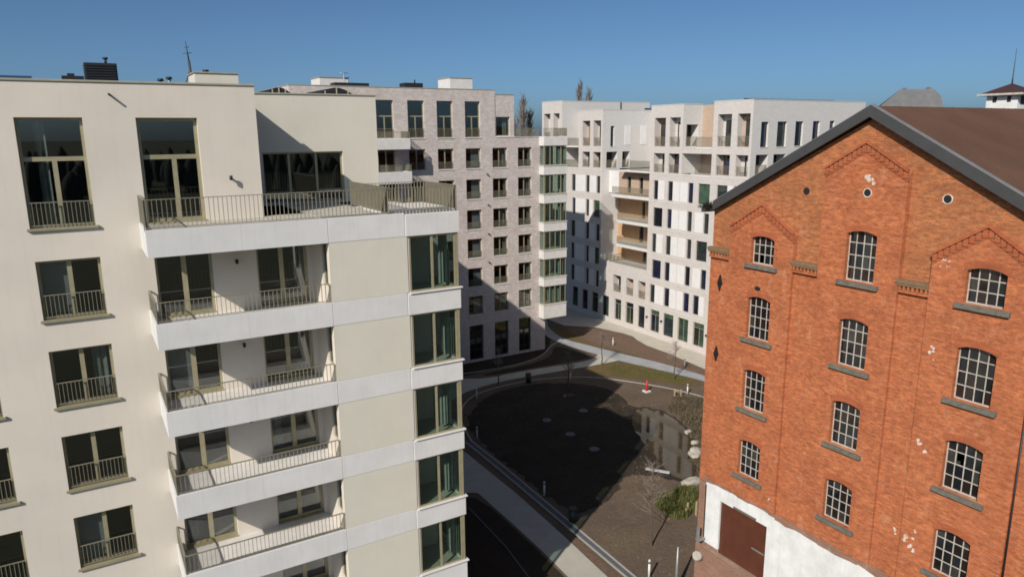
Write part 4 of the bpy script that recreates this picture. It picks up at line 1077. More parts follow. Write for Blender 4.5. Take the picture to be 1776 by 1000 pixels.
# solar panels
def solar(name, label, x0, y0, n, dx, z, w=1.1, tilt=.32):
    t = thing(name, label, 'solar panels', (x0, y0, z))
    mb = MB(); mb.quad([(x0, y0, z + .05), (x0 + w, y0, z + .05), (x0 + w, y0 + 1.6, z + .05 + tilt), (x0, y0 + 1.6, z + .05 + tilt)], (0, 0, 1))
    mb.box(x0, x0 + w, y0 + 1.55, y0 + 1.6, z - .3, z + tilt); mb.box(x0, x0 + w, y0, y0 + .05, z - .3, z + .04)
    pm = mb.mesh('panel', M['solar'], (x0, y0, z))
    for k in range(n): put('panel', pm, t, (x0 + k * dx, y0, z))
solar('solar_array', 'long row of dark blue solar panels on the right end roof of the white block', 59.5, 51.5, 12, 1.2, 2.95)
solar('solar_array', 'row of dark solar panels on the far tall end of the white block', 58.5, 83.0, 10, 1.25, 4.0)
solar('solar_array', 'short row of solar panels on the white block roof above the narrow tan recess', 60.2, 55.4, 5, 1.15, 2.8)
solar('solar_array', 'row of solar panels on the low white roof in front of the downpipe', 66.2, 74.4, 6, 1.15, 2.75)
# ================================================================== OLD BRICK WAREHOUSE
K = thing('brick_warehouse', 'old orange brick warehouse with gabled front and small paned iron windows', 'warehouse', (30, 15.2, G))
XK, XR = 23.30, 23.52          # bays stand proud of the recessed strips
AY, AZ = 15.22, 0.42           # apex of the gable
EY, EZ = 22.25, -3.32
SL = (AZ - EZ) / (EY - AY)
def gz_(y): return AZ - SL * abs(y - AY)
bays = [(17.92, 21.10, 19.50, -2.90, -3.92), (13.70, 16.80, 15.26, -0.43, -1.36), (9.46, 12.65, 11.06, -2.88, -3.92)]
wk = []
for (c0, c1, colk) in ((18.82, 19.96, 0), (14.58, 15.72, 1), (10.39, 11.55, 0)):
    rows = [(-5.30, -4.13, 3)] if colk == 0 else [(-5.27, -3.45, 4)]
    rows += [(-8.45, -6.63, 4), (-11.56, -9.78, 4), (-14.62, -12.95, 4)]
    for (z0, z1, nr) in rows: wk.append((c0, c1, z0, z1, nr))
def bay_outline_top(y, bay):
    a, b, ap, zt, ze = bay
    return ze + (zt - ze) * (1 - abs(y - ap) / ((b - a) / 2))
# proud bays: front face as a wall with openings, then the pointed head
mb = MB()
for bay in bays:
    a, b, ap, zt, ze = bay
    hs = [(w[0], w[1], w[2], w[3], 0.13, 0.24) for w in wk if a < w[0] < b]
    zb = -15.86
    zh = max(h[3] for h in hs) if ap > 16 or ap < 12 else ze
    zh = min(zh, ze) if ap > 16 or ap < 12 else ze
    # split at the spring line of the pointed head: top windows of the side bays stay just below it
    wall(mb, 0, XK, a, b, zb, ze - 0.2, [h for h in hs if h[3] < ze - 0.19], 0.24)
    mb.quad([(XK, a, ze - 0.2), (XK, b, ze - 0.2), (XK, b, ze), (XK, ap, zt), (XK, a, ze)], (-1, 0, 0))
    for (y, s) in ((a, -1), (b, 1)):
        mb.quad([(XK, y, zb), (XR + .1, y, zb), (XR + .1, y, ze), (XK, y, ze)], (0, s, 0))
        mb.quad([(XK, y, ze), (XR + .1, y, ze), (XR + .1, ap, zt), (XK, ap, zt)], (0, s, 1))
build(mb, 'bay_wall', M['brickW'], K)
# recessed gable plane
mb = MB()
for (a, b) in ((8.19, 9.46), (12.65, 13.70), (16.80, 17.92), (21.10, EY)):
    mb.quad([(XR, a, -5.0), (XR, b, -5.0), (XR, b, gz_(b)), (XR, a, gz_(a))], (-1, 0, 0))
for (a, b, ap, zt, ze) in bays:
    pk = AY if abs(ap - AY) < .5 else ap
    for e_ in (a, b): mb.quad([(XR, e_, ze - .01), (XR, ap, zt - .01), (XR, pk, gz_(pk)), (XR, e_, gz_(e_))], (-1, 0, 0))
build(mb, 'gable_wall', M['brickWg'], K)
strips = [(21.10, EY), (16.80, 17.92), (12.65, 13.70), (8.19, 9.46)]
mb = MB()
for (a, b) in strips:
    mb.box(XK + .13, XR + .1, a + .001, b - .001, -15.86, -5.10)
build(mb, 'pilaster', M['brickW'], K)
for (a, b) in strips:
    mb = MB(); mb.slabx([(a + .0, -4.90), (a + .0, -5.02), (b + .06, -5.02), (b + .06, -4.90)], XK - .05, XR); 
    mb.box(XK - .03, XR, a, b + .03, -5.10, -5.021)
    c = build(mb, 'stone_cap', M['mossstone'], K, fix=True)
    mb = MB(); mb.box(XK + .0, XR, a + .01, b - .01, -5.34, -5.26); 
    n = 7
    for k in range(n): y = a + .08 + (b - a - .16) * k / (n - 1); mb.box(XK - .01, XR, y - .035, y + .035, -5.259, -5.101)
    build(mb, 'corbel_course', M['brickW'], K)
# corbelled heads of the three bays
cb_mesh = {}
for bi, bay in enumerate(bays):
    a, b, ap, zt, ze = bay
    for s in (-1, 1):
        ye = a if s < 0 else b
        L_ = math.hypot(ye - ap, zt - ze)
        n = 9
        ty, tz = (ap - ye) / L_, (zt - ze) / L_
        # upper and lower sloping courses
        mb = MB()
        for (o0, o1, pr) in ((0.0, 0.10, 0.085), (-0.32, -0.24, 0.02)):
            pts = [(ye - s * 0.0 - tz * 0 , ze + o0), (ap, zt + o0), (ap, zt + o1), (ye, ze + o1)]
            mb.slabx(pts, XK - pr, XK + .02)
        build(mb, 'corbel_course', M['brickWdark'], K, fix=True)
        for k in range(n):
            q = (k + .5) / n
            y, z = ye + (ap - ye) * q, ze + (zt - ze) * q
            if 'c' not in cb_mesh:
                m2 = MB(); m2.box(-0.045, 0.02, -0.072, 0.072, -0.25, -0.005); cb_mesh['c'] = m2.mesh('corbel_brick', M['brickWdark'])
            ob = put('corbel_brick', cb_mesh['c'], K, (XK, y, z))
# arches over the windows
for (c0, c1, z0, z1, nr) in wk:
    mb = MB(); n = 8; rz = .13
    for k in range(n):
        def arc(q): 
            u = c0 - .05 + (c1 - c0 + .1) * q
            return u, z1 - rz + rz * (1 - (2 * q - 1) ** 2)
        (ua, za), (ub, zb_) = arc(k / n), arc((k + 1) / n)
        mb.slabx([(ua + .006, za), (ub - .006, zb_), (ub - .006 + (ub - (c0 + c1) / 2) * .12, zb_ + .22), (ua + .006 + (ua - (c0 + c1) / 2) * .12, za + .22)], XK - .008, XK + .01)
    build(mb, 'arch_course', M['brickWdark'], K, fix=True)
# iron windows with small panes
wc = {}
for (c0, c1, z0, z1, nr) in wk:
    w, h = c1 - c0, z1 - z0
    key = (round(w, 2), round(h, 2), nr)
    if key not in wc:
        mb = MB()
        mb.box(0, .045, 0, .035, 0, h); mb.box(0, .045, w - .035, w, 0, h); mb.box(0, .045, .035, w - .035, 0, .05)
        for k in range(1, 4): u = w * k / 4; mb.box(0.004, .041, u - .016, u + .016, .05, h - .02)
        for k in range(1, nr): z = .03 + (h - .03) * k / nr; mb.box(0.006, .039, .035, w - .035, z - .016, z + .016)
        wc[key] = mb.mesh('window', M['ironwhite'])
        m2 = MB(); m2.box(0, .006, 0, w / 4 - .034, 0, (h - .03) / nr - .034); wc[key, 'p'] = m2.mesh('pane', M['pane'])
        m3 = MB(); m3.slabx([(-.22, -.17), (-.22, -.02), (w + .22, -.02), (w + .22, -.17)], -.12, .20); wc[key, 's'] = m3.mesh('sill', M['stone'], fix=True)
    win = put('window', wc[key], K, (XK + .17, c0, z0))
    for i in range(4):
        for j in range(nr):
            if R.random() < 0.012: continue
            p = put('pane', wc[key, 'p'], win, (XK + .19, c0 + w * i / 4 + .017, z0 + .03 + (h - .03) * j / nr + .017))
            p.rotation_euler = (0, math.radians(R.uniform(-1.6, 1.6)), math.radians(R.uniform(-1.6, 1.6)))
    put('sill', wc[key, 's'], win, (XK, c0, z0))
mb = MB(); mb.quad([(XK + .9, 8.3, G), (XK + .9, 22.1, G), (XK + .9, 22.1, -3.6), (XK + .9, 8.3, -3.6)], (-1, 0, 0)); build(mb, 'room_interior', M['room_dark'], K)
# oculi, vent, wall anchors, cable
for (y, z, rim) in ((17.70, -2.23, False), (15.09, -2.11, True), (12.50, -2.15, True)):
    xf = XK if bays[1][0] < y < bays[1][1] else XR
    mb = MB(); mb.tube((xf - .012, y, z), (xf + .02, y, z), .135, n=16); oc = build(mb, 'oculus', M['black'], K)
    if rim:
        mb = MB(); n = 18
        for k in range(n):
            a0, a1 = 2 * math.pi * k / n, 2 * math.pi * (k + 1) / n
            q = lambda a, r_: (y + r_ * math.cos(a), z + r_ * math.sin(a))
            mb.slabx([q(a0, .13), q(a1, .13), q(a1, .165), q(a0, .165)], xf - .02, xf + .01)
        build(mb, 'oculus_rim', M['whitechip'], oc, fix=True)
mb = MB(); mb.slabx([(19.5 + .15 * math.cos(t * .5236), -6.28 + .09 * math.sin(t * .5236)) for t in range(12)], XK - .015, XK + .01); build(mb, 'vent_slot', M['black'], K, fix=True)
for z in (-6.42, -9.62):
    mb = MB(); mb.slabx([(21.62, z - .36), (21.70, z - .12), (21.75, z), (21.70, z + .12), (21.62, z + .36), (21.54, z + .12), (21.49, z), (21.54, z - .12)], XK + .06, XK + .14); mb.tube((XK + .0, 21.62, z), (XK + .06, 21.62, z), .05)
    build(mb, 'wall_anchor', M['black'], K, fix=True)
mb = MB(); mb.tube((XK + .03, 9.36, -16), (XK + .03, 9.43, -7.6), .028); build(mb, 'cable', M['black'], K)
# limewashed base with rust door
mb = MB()
top = [21.66, 21.05, 20.3, 19.4, 18.6, 17.9, 17.3, 16.84, 16.0, 15.0, 14.0, 13.2, 12.4, 11.2, 8.2]
tz = [-15.78, -15.70, -15.66, -15.72, -15.66, -15.74, -15.88, -15.80, -15.84, -15.92, -15.80, -15.95, -15.84, -15.9, -15.9]
dl, dr, dt, db = 20.78, 18.18, -16.33, -18.95
def topz(y):
    for k in range(len(top) - 1):
        if top[k] >= y >= top[k + 1]:
            f = (top[k] - y) / (top[k] - top[k + 1]); return tz[k] + f * (tz[k + 1] - tz[k])
    return -15.8
ys = sorted(set(top + [dl, dr]), reverse=True)
xw = XK - .035
for k in range(len(ys) - 1):
    y0, y1 = ys[k], ys[k + 1]
    lowz = -18.78 if y0 > 20.8 else G
    zz = [(lowz, None)]
    if dl >= y0 and y1 >= dr:
        mb.quad([(xw, y0, dt), (xw, y1, dt), (xw, y1, topz(y1)), (xw, y0, topz(y0))], (-1, 0, 0))
    else:
        mb.quad([(xw, y0, lowz), (xw, y1, lowz), (xw, y1, topz(y1)), (xw, y0, topz(y0))], (-1, 0, 0))
    mb.quad([(xw, y0, topz(y0)), (xw, y1, topz(y1)), (XK + .1, y1, topz(y1)), (XK + .1, y0, topz(y0))], (0, 0, 1))
mb.quad([(xw, dl, db), (xw, dl, dt), (XK + .2, dl, dt), (XK + .2, dl, db)], (0, -1, 0)); mb.quad([(xw, dr, db - 5), (xw, dr, dt), (XK + .2, dr, dt), (XK + .2, dr, db - 5)], (0, 1, 0))
mb.quad([(xw, dl, dt), (xw, dr, dt), (XK + .2, dr, dt), (XK + .2, dl, dt)], (0, 0, -1))
build(mb, 'limewashed_wall', M['whitepaint'], K)
mb = MB(); 
mb.box(XK - .01, XK + .3, 21.64, EY - .15, G, -15.84); mb.box(XK - .16, XK + .3, 18.0, 22.02, G, -18.98); mb.box(XK - .005, XK + .3, 20.78, 21.64, -18.98, -18.76)
build(mb, 'brick_plinth', M['brickOld'], K)
mb = MB(); n = 40
for k in range(n):
    y = 21.9 - (21.9 - 8.3) * (k + .5) / n
    mb.box(XK - R.uniform(.01, .045), XK + .02, y - .17, y + .17, topz(min(21.6, y)) - .01, -15.60 + R.uniform(-.05, .04))
build(mb, 'broken_edge', M['brickOld'], K)
mb = MB(); mb.box(XK + .06, XK + .12, dr, dl, db, dt); dd = build(mb, 'door', M['rust'], K)
mb = MB(); mb.box(XK + .02, XK + .06, 18.30, 18.95, -17.76, -17.70); build(mb, 'handle', M['zinc'], dd)
mb = MB(); mb.slabx([(20.0, -16.31), (20.0, -16.22), (18.75, -16.22), (18.75, -16.31)], XK - .06, xw + .005); build(mb, 'lintel_rail', M['stone'], K, fix=True)
mb = MB(); mb.box(XK - .075, XK - .04, 21.62, 21.66, -18.6, -15.9); build(mb, 'downpipe', M['black'], K)
mb = MB(); mb.box(XK - .5, XK - .12, 21.5, 21.72, -18.62, -18.5); mb.box(XK - .5, XK - .42, 21.55, 21.67, -18.5, -17.9); build(mb, 'pipe_bracket', M['zinc'], K)
mb = MB(); mb.tube((XK - .17, 21.75, -19.55), (XK - .40, 21.75, -19.5), .26, .2, 12); build(mb, 'wall_hood', M['rock'], K)
# white paint marks on the brick
M['chipwhite'] = plain('worn white paint', (0.70, 0.66, 0.62), (0.48, 0.34, 0.26), 14, 0.9)
def chip(y, z, s, xx=XK):
    n = 9
    return [(y + s * R.uniform(.55, 1.1) * math.cos(6.283 * k / n), z + s * .8 * R.uniform(.5, 1.1) * math.sin(6.283 * k / n)) for k in range(n)]
for (y, z, s, c) in ((12.25, -4.02, .13, 2), (12.42, -4.25, .06, 1), (12.08, -4.24, .09, 1), (12.36, -7.05, .14, 2), (12.2, -7.35, .07, 1), (12.35, -10.35, .13, 2), (12.12, -10.5, .11, 2), (12.2, -13.45, .10, 1), (12.38, -13.9, .2, 3), (12.25, -14.2, .12, 2), (12.95, -13.9, .1, 2), (15.1, -1.62, .2, 2), (14.95, -1.7, .14, 2), (18.2, -15.1, .1, 1)):
    mb = MB()
    xx = XK
    if 12.65 < y < 13.7: xx = XK + .13
    for q in range(c * 2): mb.slabx(chip(y + R.gauss(0, .5) * s, z + R.gauss(0, .5) * s, s * R.uniform(.3, .6)), xx - .004 - .0005 * q, xx + .01)
    build(mb, 'paint_mark', M['whitechip'] if (z > -2 or c == 1 or s > .15) else M['chipwhite'], K, fix=True)
# rest of the body, roof
mb = MB()
mb.quad([(XR + .1, EY - .15, G), (80, EY - .15, G), (80, EY - .15, EZ), (XR + .1, EY - .15, EZ)], (0, 1, 0))
mb.quad([(XK + .1, 8.3, G), (80, 8.3, G), (80, 8.3, EZ), (XK + .1, 8.3, EZ)], (0, -1, 0))
mb.box(XR + .02, XR + .12, EY - .25, EY - .002, G, EZ)
build(mb, 'side_wall', M['brickWg'], K)
RZ = 0.80; RE = 22.3; 
def roofz(y): return RZ - 0.547 * abs(y - AY)
mb = MB()
for s in (-1, 1):
    ye = AY + s * (RE - AY) * (1.0 if s > 0 else 1.0)
    mb.quad([(XK + .02, AY, RZ), (80, AY, RZ), (80, ye, roofz(ye)), (XK + .02, ye, roofz(ye))], (0, s, 1))
    mb.quad([(XK + .02, AY, RZ - .12), (80, AY, RZ - .12), (80, ye, roofz(ye) - .12), (XK + .02, ye, roofz(ye) - .12)], (0, -s, -1))
build(mb, 'roof', M['roofred'], K)
mb = MB()
for k in range(60):
    x = XK + 1.2 + k * .92
    mb.quad([(x, AY, RZ + .012), (x + .05, AY, RZ + .012), (x + .05, 7.8, roofz(7.8) + .012), (x, 7.8, roofz(7.8) + .012)], (0, -1, 1))
    mb.quad([(x, AY, RZ), (x, AY, RZ + .012), (x, 7.8, roofz(7.8) + .012), (x, 7.8, roofz(7.8))], (-1, 0, 0))
o = build(mb, 'roof_seams', M['roofred'], K); o['kind'] = 'stuff'
for s in (-1, 1):
    ye = AY + s * (6.85 if s > 0 else 7.4)
    mb = MB(); mb.slabx([(AY, RZ + .03), (AY, RZ - .36), (ye, roofz(ye) - .36), (ye, roofz(ye) + .03)], XK - .11, XK + .02)
    build(mb, 'verge_board', M['verge'], K, fix=True)
    mb = MB(); mb.slabx([(AY, RZ + .065), (AY, RZ + .03), (ye, roofz(ye) + .03), (ye, roofz(ye) + .065)], XK - .07, XK + .10)
    build(mb, 'verge_flashing', M['zinc'], K, fix=True)
mb = MB(); mb.box(XK - .1, 80, 22.5, 22.72, -3.42, -3.24); build(mb, 'gutter', M['verge'], K)
t = tag(build(MB().box(XK - .05, XK + .9, 22.32, 22.95, -3.235, -3.0), 'gutter_weeds', M['moss']), 'tuft of dark weeds in the gutter at the left eave of the warehouse', 'weeds')
bpy.data.objects.remove(t)
mb = MB()
for k in range(220):
    x, y = R.uniform(XK - .15, XK + .6), R.uniform(22.35, 22.85); z = -3.25; h = R.uniform(.08, .32)
    dx, dy = R.uniform(-.12, .12), R.uniform(-.1, .12)
    mb.quad([(x - .03, y, z), (x + .03, y + .02, z), (x + dx, y + dy, z + h)])
tag(build(mb, 'gutter_weeds', M['moss']), 'tuft of dark weeds in the gutter at the left eave of the warehouse', 'weeds')
# lantern on the ridge
M['capred'] = plain('dark maroon sheet', (0.06, 0.03, 0.03), None, 2, .6)
cu = thing('roof_lantern', 'white timber lantern with dark hipped cap on the warehouse ridge', 'lantern', (33.9, 15.98, RZ))
mb = MB(); mb.box(33.25, 34.6, 15.38, 16.58, RZ - .9, 1.42); build(mb, 'lantern_wall', M['whitepaint'], cu)
for (y, ) in ((15.7,), (16.25,)):
    mb = MB(); mb.box(33.22, 33.249, y - .07, y + .07, 1.1, 1.32); build(mb, 'louvre', M['black'], cu)
mb = MB(); mb.box(33.5, 34.1, 15.35, 15.379, 1.0, 1.32); build(mb, 'louvre', M['black'], cu)
mb = MB(); ap = (33.9, 15.98, 1.86); q = [(33.05, 15.15, 1.42), (34.8, 15.15, 1.42), (34.8, 16.82, 1.42), (33.05, 16.82, 1.42)]
for k in range(4): mb.quad([q[k], q[(k + 1) % 4], ap])
mb.quad(q, (0, 0, -1)); build(mb, 'lantern_cap', M['capred'], cu, fix=True)
mb = MB(); mb.box(33.0, 34.85, 15.1, 15.15, 1.36, 1.44); mb.box(33.0, 34.85, 16.82, 16.87, 1.36, 1.44); mb.box(33.0, 33.05, 15.15, 16.82, 1.36, 1.44); mb.box(34.8, 34.85, 15.15, 16.82, 1.36, 1.44)
build(mb, 'eaves_gutter', M['ironwhite'], cu)
mb = MB(); mb.tube((33.9, 15.98, 1.8), (33.9, 15.98, 2.3), .035, .02); mb.tube((33.9, 15.98, 2.3), (33.9, 15.98, 3.25), .016, .009); build(mb, 'finial_rod', M['verge'], cu)

# ================================================================== FAR BUILDING, TREES BEHIND
D = thing('slate_roofed_building', 'distant building with grey slate hipped roof rising behind the warehouse ridge', 'building', (95, 57, G))
def along(az_px_dir, d): return (az_px_dir[0] * d, az_px_dir[1] * d)
fx, fy = 0.86 * 110, 0.515 * 110
mb = MB()
def dpt(u, v, z):  # u across the view, v away
    return (fx + 0.515 * u + 0.86 * v, fy - 0.86 * u + 0.515 * v, z)
prof = [(-4.6, 2.2), (-1.2, 5.3), (2.7, 5.2), (3.6, 4.2), (4.1, 2.2), (4.2, 1.0), (-5.6, 1.0)]
N = len(prof); mb.v += [dpt(u, 0 + max(0, (z - 2) * .6), z) for u, z in prof] + [dpt(u, 9 - max(0, (z - 2) * .6), z) for u, z in prof]
mb.f.append(tuple(range(N))); mb.sm.append(False); mb.f.append(tuple(range(2 * N - 1, N - 1, -1))); mb.sm.append(False)
for k in range(N): mb.f.append((k, N + k, N + (k + 1) % N, (k + 1) % N)); mb.sm.append(False)
build(mb, 'roof', M['slate'], D, fix=True)
mb = MB(); q = [dpt(-5.4, .3, 0)[:2], dpt(4.0, .3, 0)[:2], dpt(4.0, 8.7, 0)[:2], dpt(-5.4, 8.7, 0)[:2]]
mb.prism(q, G, 1.05); build(mb, 'wall', M['brickOld'], D)
mb = MB()
for (u, w) in ((-.75, .25), (2.1, .3)):
    mb = MB(); mb.prism([dpt(u - w, 3, 0)[:2], dpt(u + w, 3, 0)[:2], dpt(u + w, 4.2, 0)[:2], dpt(u - w, 4.2, 0)[:2]], 4.8, 5.5)
    build(mb, 'chimney', M['slate'], D)

def poplar(name, label, base, h, w, seed, nb=170, mat='twig'):
    r = random.Random(seed)
    t = thing(name, label, 'tree', (*base, G), 'bare poplars behind the courtyard')
    x, y = base
    mb = MB(); mb.tube((x, y, G), (x, y, G + h * .92), .45, .04, 7); build(mb, 'trunk', M['bark'], t)
    mb = MB()
    for k in range(nb):
        f = r.uniform(.15, .98); z = G + h * f * .92
        a = r.uniform(0, 6.283); L = w * (1 - .75 * f) * r.uniform(.5, 1.1) * (2.2 if f < .6 else 1.7)
        p0 = Vector((x, y, z)); rad = w * (1.0 - .6 * f) * r.uniform(.3, 1)
        p1 = Vector((x + rad * math.cos(a), y + rad * math.sin(a), z + L * 1.5 + 1))
        mb.tube(p0, p1, .09, .035, 4, False)
        for q in range(7):
            g = p0.lerp(p1, r.uniform(.3, 1)); b = r.uniform(0, 6.283); l2 = r.uniform(.5, 1.5)
            g2 = g + Vector((.45 * l2 * math.cos(b), .45 * l2 * math.sin(b), l2))
            mb.tube(g, g2, .045, .02, 3, False)
    build(mb, 'crown', M[mat], t)
poplar('poplar_tree', 'tallest bare poplar, rising over the white block roof, left of its neighbour', (0.5888 * 135, 0.808 * 135), 34.2, 1.5, 3)
poplar('poplar_tree', 'shorter bare poplar just right of the tallest one over the white roof', (0.5995 * 135, 0.8005 * 135), 32.4, 1.3, 4)
poplar('poplar_tree', 'bare poplar in the gap between the two brick blocks, taller one', (0.526 * 140, 0.8505 * 140), 31.0, 2.1, 5)
poplar('poplar_tree', 'small bare poplar in the gap, left of the taller one', (0.517 * 145, 0.856 * 145), 27.6, 1.9, 6, 120)
poplar('poplar_tree', 'slender bare poplar in the gap, right against the white block corner', (0.5335 * 143, 0.8458 * 143), 29.0, 1.8, 8, 120)
# woodland on the horizon behind the camera, mirrored in the upper windows
mb = MB(); r = random.Random(11)
for k in range(900):
    a = math.radians(125 + 160 * k / 330 + r.uniform(-.5, .5)); d = r.uniform(260, 420); x, y = d * math.sin(a), d * math.cos(a)
    hh = r.uniform(9, 19); w = r.uniform(2.2, 4.5); n = 9
    base = len(mb.v)
    for (f, q) in ((0, .7), (.35, 1), (.7, .75), (1, .15)):
        for j in range(n):
            b = 6.283 * j / n; rr = w * q * r.uniform(.8, 1.15); mb.v.append((x + rr * math.cos(b), y + rr * math.sin(b), G + hh * f))
    for l in range(3):
        for j in range(n): mb.f.append((base + l * n + j, base + l * n + (j + 1) % n, base + (l + 1) * n + (j + 1) % n, base + (l + 1) * n + j)); mb.sm.append(True)
    mb.f.append(tuple(base + 3 * n + j for j in range(n))); mb.sm.append(False)
o = build(mb, 'far_woodland', M['wood_far'], fix=True); o['kind'] = 'stuff'

# ================================================================== COURTYARD THINGS
def bollard(label, x, y, h=1.0):
    t = thing('bollard_light', label, 'bollard', (x, y, G), 'pale bollard lights along the courtyard paths')
    if 'bp' not in wc:
        m = MB(); m.tube((0, 0, 0), (0, 0, .80), .065, n=12); wc['bp'] = m.mesh('post', M['postwhite'])
        m = MB(); m.tube((0, 0, .80), (0, 0, .90), .05, n=12); wc['bl'] = m.mesh('lens', M['verge'])
        m = MB(); m.tube((0, 0, .90), (0, 0, 1.0), .07, .06, n=12); wc['bc'] = m.mesh('cap', M['postwhite'])
    for n_, k in (('post', 'bp'), ('lens', 'bl'), ('cap', 'bc')): put(n_, wc[k], t, (x, y, G)).scale = (1, 1, h)
bollard('sunlit bollard light in the red brown bed below the white block', 50.1, 61.7)
bollard('bollard light on the bed edge close to the forecourt and warehouse', 51.65, 51.9)
bollard('pale bollard light beside the timber frame at the pond bank', 46.2, 45.9)
bollard('slim bollard light in the shade on the kerb below the pale path', 39.2, 54.7, 1.05)
bollard('bollard light at the bend of the kerb beside the near block', 29.1, 55.3)
bollard('shaded bollard light where the gutter leaves the near block corner', 24.96, 47.5)
bollard('bollard light standing in deep shade midway along the gutter', 24.45, 37.0)
bollard('nearest sunlit bollard light at the bottom of the picture right of the gutter', 24.22, 26.3, 1.15)
def bin_(label, x, y, s=1.0):
    t = thing('litter_bin', label, 'litter bin', (x, y, G), 'round litter bins by the paths')
    m = MB(); m.tube((x, y, G + .05), (x, y, G + .85 * s), .26, .28, 14); build(m, 'bin_body', M['bin'], t)
    m = MB(); m.tube((x, y, G + .85 * s), (x, y, G + .93 * s), .30, .26, 14); build(m, 'bin_lid', M['unit'], t)
    m = MB(); m.tube((x, y, G), (x, y, G + .05), .2, .2, 12); build(m, 'bin_foot', M['black'], t)
bin_('dark litter bin at the shade edge beside the gutter', 24.15, 33.3)
bin_('black litter bin between the pale path and the kerb', 35.45, 56.5, 1.05)
t = thing('traffic_cone', 'red marker cone on a white block at the pond bank', 'traffic cone', (43.45, 48.4, G))
m = MB(); m.box(43.15, 43.75, 48.1, 48.7, G, G + .16); build(m, 'base_block', M['postwhite'], t, bevel=.02)
m = MB(); m.tube((43.45, 48.4, G + .16), (43.45, 48.4, G + 1.15), .17, .06, 12); build(m, 'cone', M['red'], t)
t = thing('wooden_frame', 'low bare timber frame at the pond bank beside a bollard', 'timber frame', (45.0, 45.9, G))
for (x, y) in ((45.2, 45.7), (44.85, 46.15)):
    m = MB(); m.box(x - .05, x + .05, y - .05, y + .05, G, G + .75); build(m, 'post', M['wood'], t)
m = MB(); m.tube((45.2, 45.7, G + .3), (44.85, 46.15, G + .62), .035, n=6); build(m, 'brace', M['wood'], t)
m = MB(); 
a, b = Vector((32.80, 36.35, G + .09)), Vector((33.80, 34.95, G + .09)); n_ = Vector((.81, .58, 0)) * .14
m.quad([a - n_, b - n_, b + n_, a + n_], (0, 0, 1)); m.quad([a - n_ - Vector((0, 0, .06)), b - n_ - Vector((0, 0, .06)), b - n_, a - n_]); m.quad([a + n_ - Vector((0, 0, .06)), b + n_ - Vector((0, 0, .06)), b + n_, a + n_]); m.quad([b - n_ - Vector((0, 0, .06)), b + n_ - Vector((0, 0, .06)), b + n_, b - n_]); m.quad([a - n_ - Vector((0, 0, .06)), a + n_ - Vector((0, 0, .06)), a + n_, a - n_])
tag(build(m, 'plank', M['palewood']), 'bleached plank lying on the pond bank below the facade reflection', 'plank')
def blob(x, y, z, rx, ry, rz, seed, mat, name, label, cat, group=None, n=2):
    me = bpy.data.meshes.new(name); bm = bmesh.new(); bmesh.ops.create_icosphere(bm, subdivisions=n, radius=1)
    rr = random.Random(seed)
    for v in bm.verts:
        k = 1 + rr.uniform(-.18, .18); v.co = Vector((v.co.x * rx * k, v.co.y * ry * k, v.co.z * rz * k))
    bm.to_mesh(me); bm.free(); me.materials.append(mat)
    return tag(put(name, me, None, (x, y, z)), label, cat, group)
blob(37.4, 36.1, G + .25, .62, .5, .38, 1, M['rock'], 'boulder', 'pale boulder at the pond edge against the warehouse corner', 'boulder')
blob(33.9, 33.0, G + .15, .95, .45, .26, 2, M['rock'], 'boulder', 'long flat pale boulder above the green grass clump', 'boulder')
blob(38.9, 37.6, G + .1, .32, .3, .2, 3, M['rock'], 'boulder', 'small pale stone on the dark bank farthest right', 'boulder')
blob(39.9, 39.4, G + .1, .35, .25, .2, 4, M['rock'], 'boulder', 'small stone on the dark bank beyond the big pale boulder', 'boulder')
for i, (x, y) in enumerate(((31.7, 47.6), (35.6, 47.7), (31.7, 44.2), (31.65, 40.95))):
    m = MB(); m.tube((x, y, gz(4) - .05), (x, y, gz(4) + .07), .42, .38, 16)
    tag(build(m, 'pond_disc', M['disc']), ['pale round disc on the pond, leftmost of four', 'pale round disc on the pond, farthest of four', 'pale round disc in the middle of the pond', 'pale round disc on the pond, nearest of four'][i], 'disc', 'round discs on the pond')
def stakes(x, y, label):
    t = thing('stake_group', label, 'stakes', (x, y, G))
    for dx, dy, h in ((0, 0, .7), (.25, -.5, .95), (-.35, -.2, .5)):
        m = MB(); m.box(x + dx - .05, x + dx + .05, y + dy - .05, y + dy + .05, G, G + h); build(m, 'stake', M['wood'], t)
stakes(31.0, 30.3, 'short bare timber stakes beside the green grass clump')
# grass clump and rough bank growth
def grass(name, polyc, n, hmin, hmax, mat, seed, lean=.5, w=.035):
    r = random.Random(seed); mb = MB()
    for k in range(n):
        cx_, cy_, rad = r.choice(polyc)
        a = r.uniform(0, 6.283); q = rad * math.sqrt(r.random()); x, y = cx_ + q * math.cos(a), cy_ + q * math.sin(a)
        h = r.uniform(hmin, hmax) * (1.15 - .5 * q / rad); b = r.uniform(0, 6.283); l = h * lean * r.uniform(.3, 1)
        c, s = math.cos(b + 1.57) * w, math.sin(b + 1.57) * w
        m_ = (x + l * .4 * math.cos(b), y + l * .4 * math.sin(b), G + h * .65)
        mb.quad([(x - c, y - s, G), (x + c, y + s, G), (m_[0] + c * .7, m_[1] + s * .7, m_[2]), (m_[0] - c * .7, m_[1] - s * .7, m_[2])])
        mb.quad([(m_[0] - c * .7, m_[1] - s * .7, m_[2]), (m_[0] + c * .7, m_[1] + s * .7, m_[2]), (x + l * math.cos(b), y + l * math.sin(b), G + h)])
    o = build(mb, name, mat); o['kind'] = 'stuff'; return o
grass('green_grass', [(31.9, 31.6, 1.1), (30.9, 31.5, 1.2), (32.6, 32.0, .7), (30.4, 30.6, .8), (31.6, 30.7, .7)], 5200, .2, .75, M['leaf'], 3)
M['dry'] = plain('dry bank growth', (0.13, 0.10, 0.06), (0.085, 0.07, 0.045), 1.5, .95)
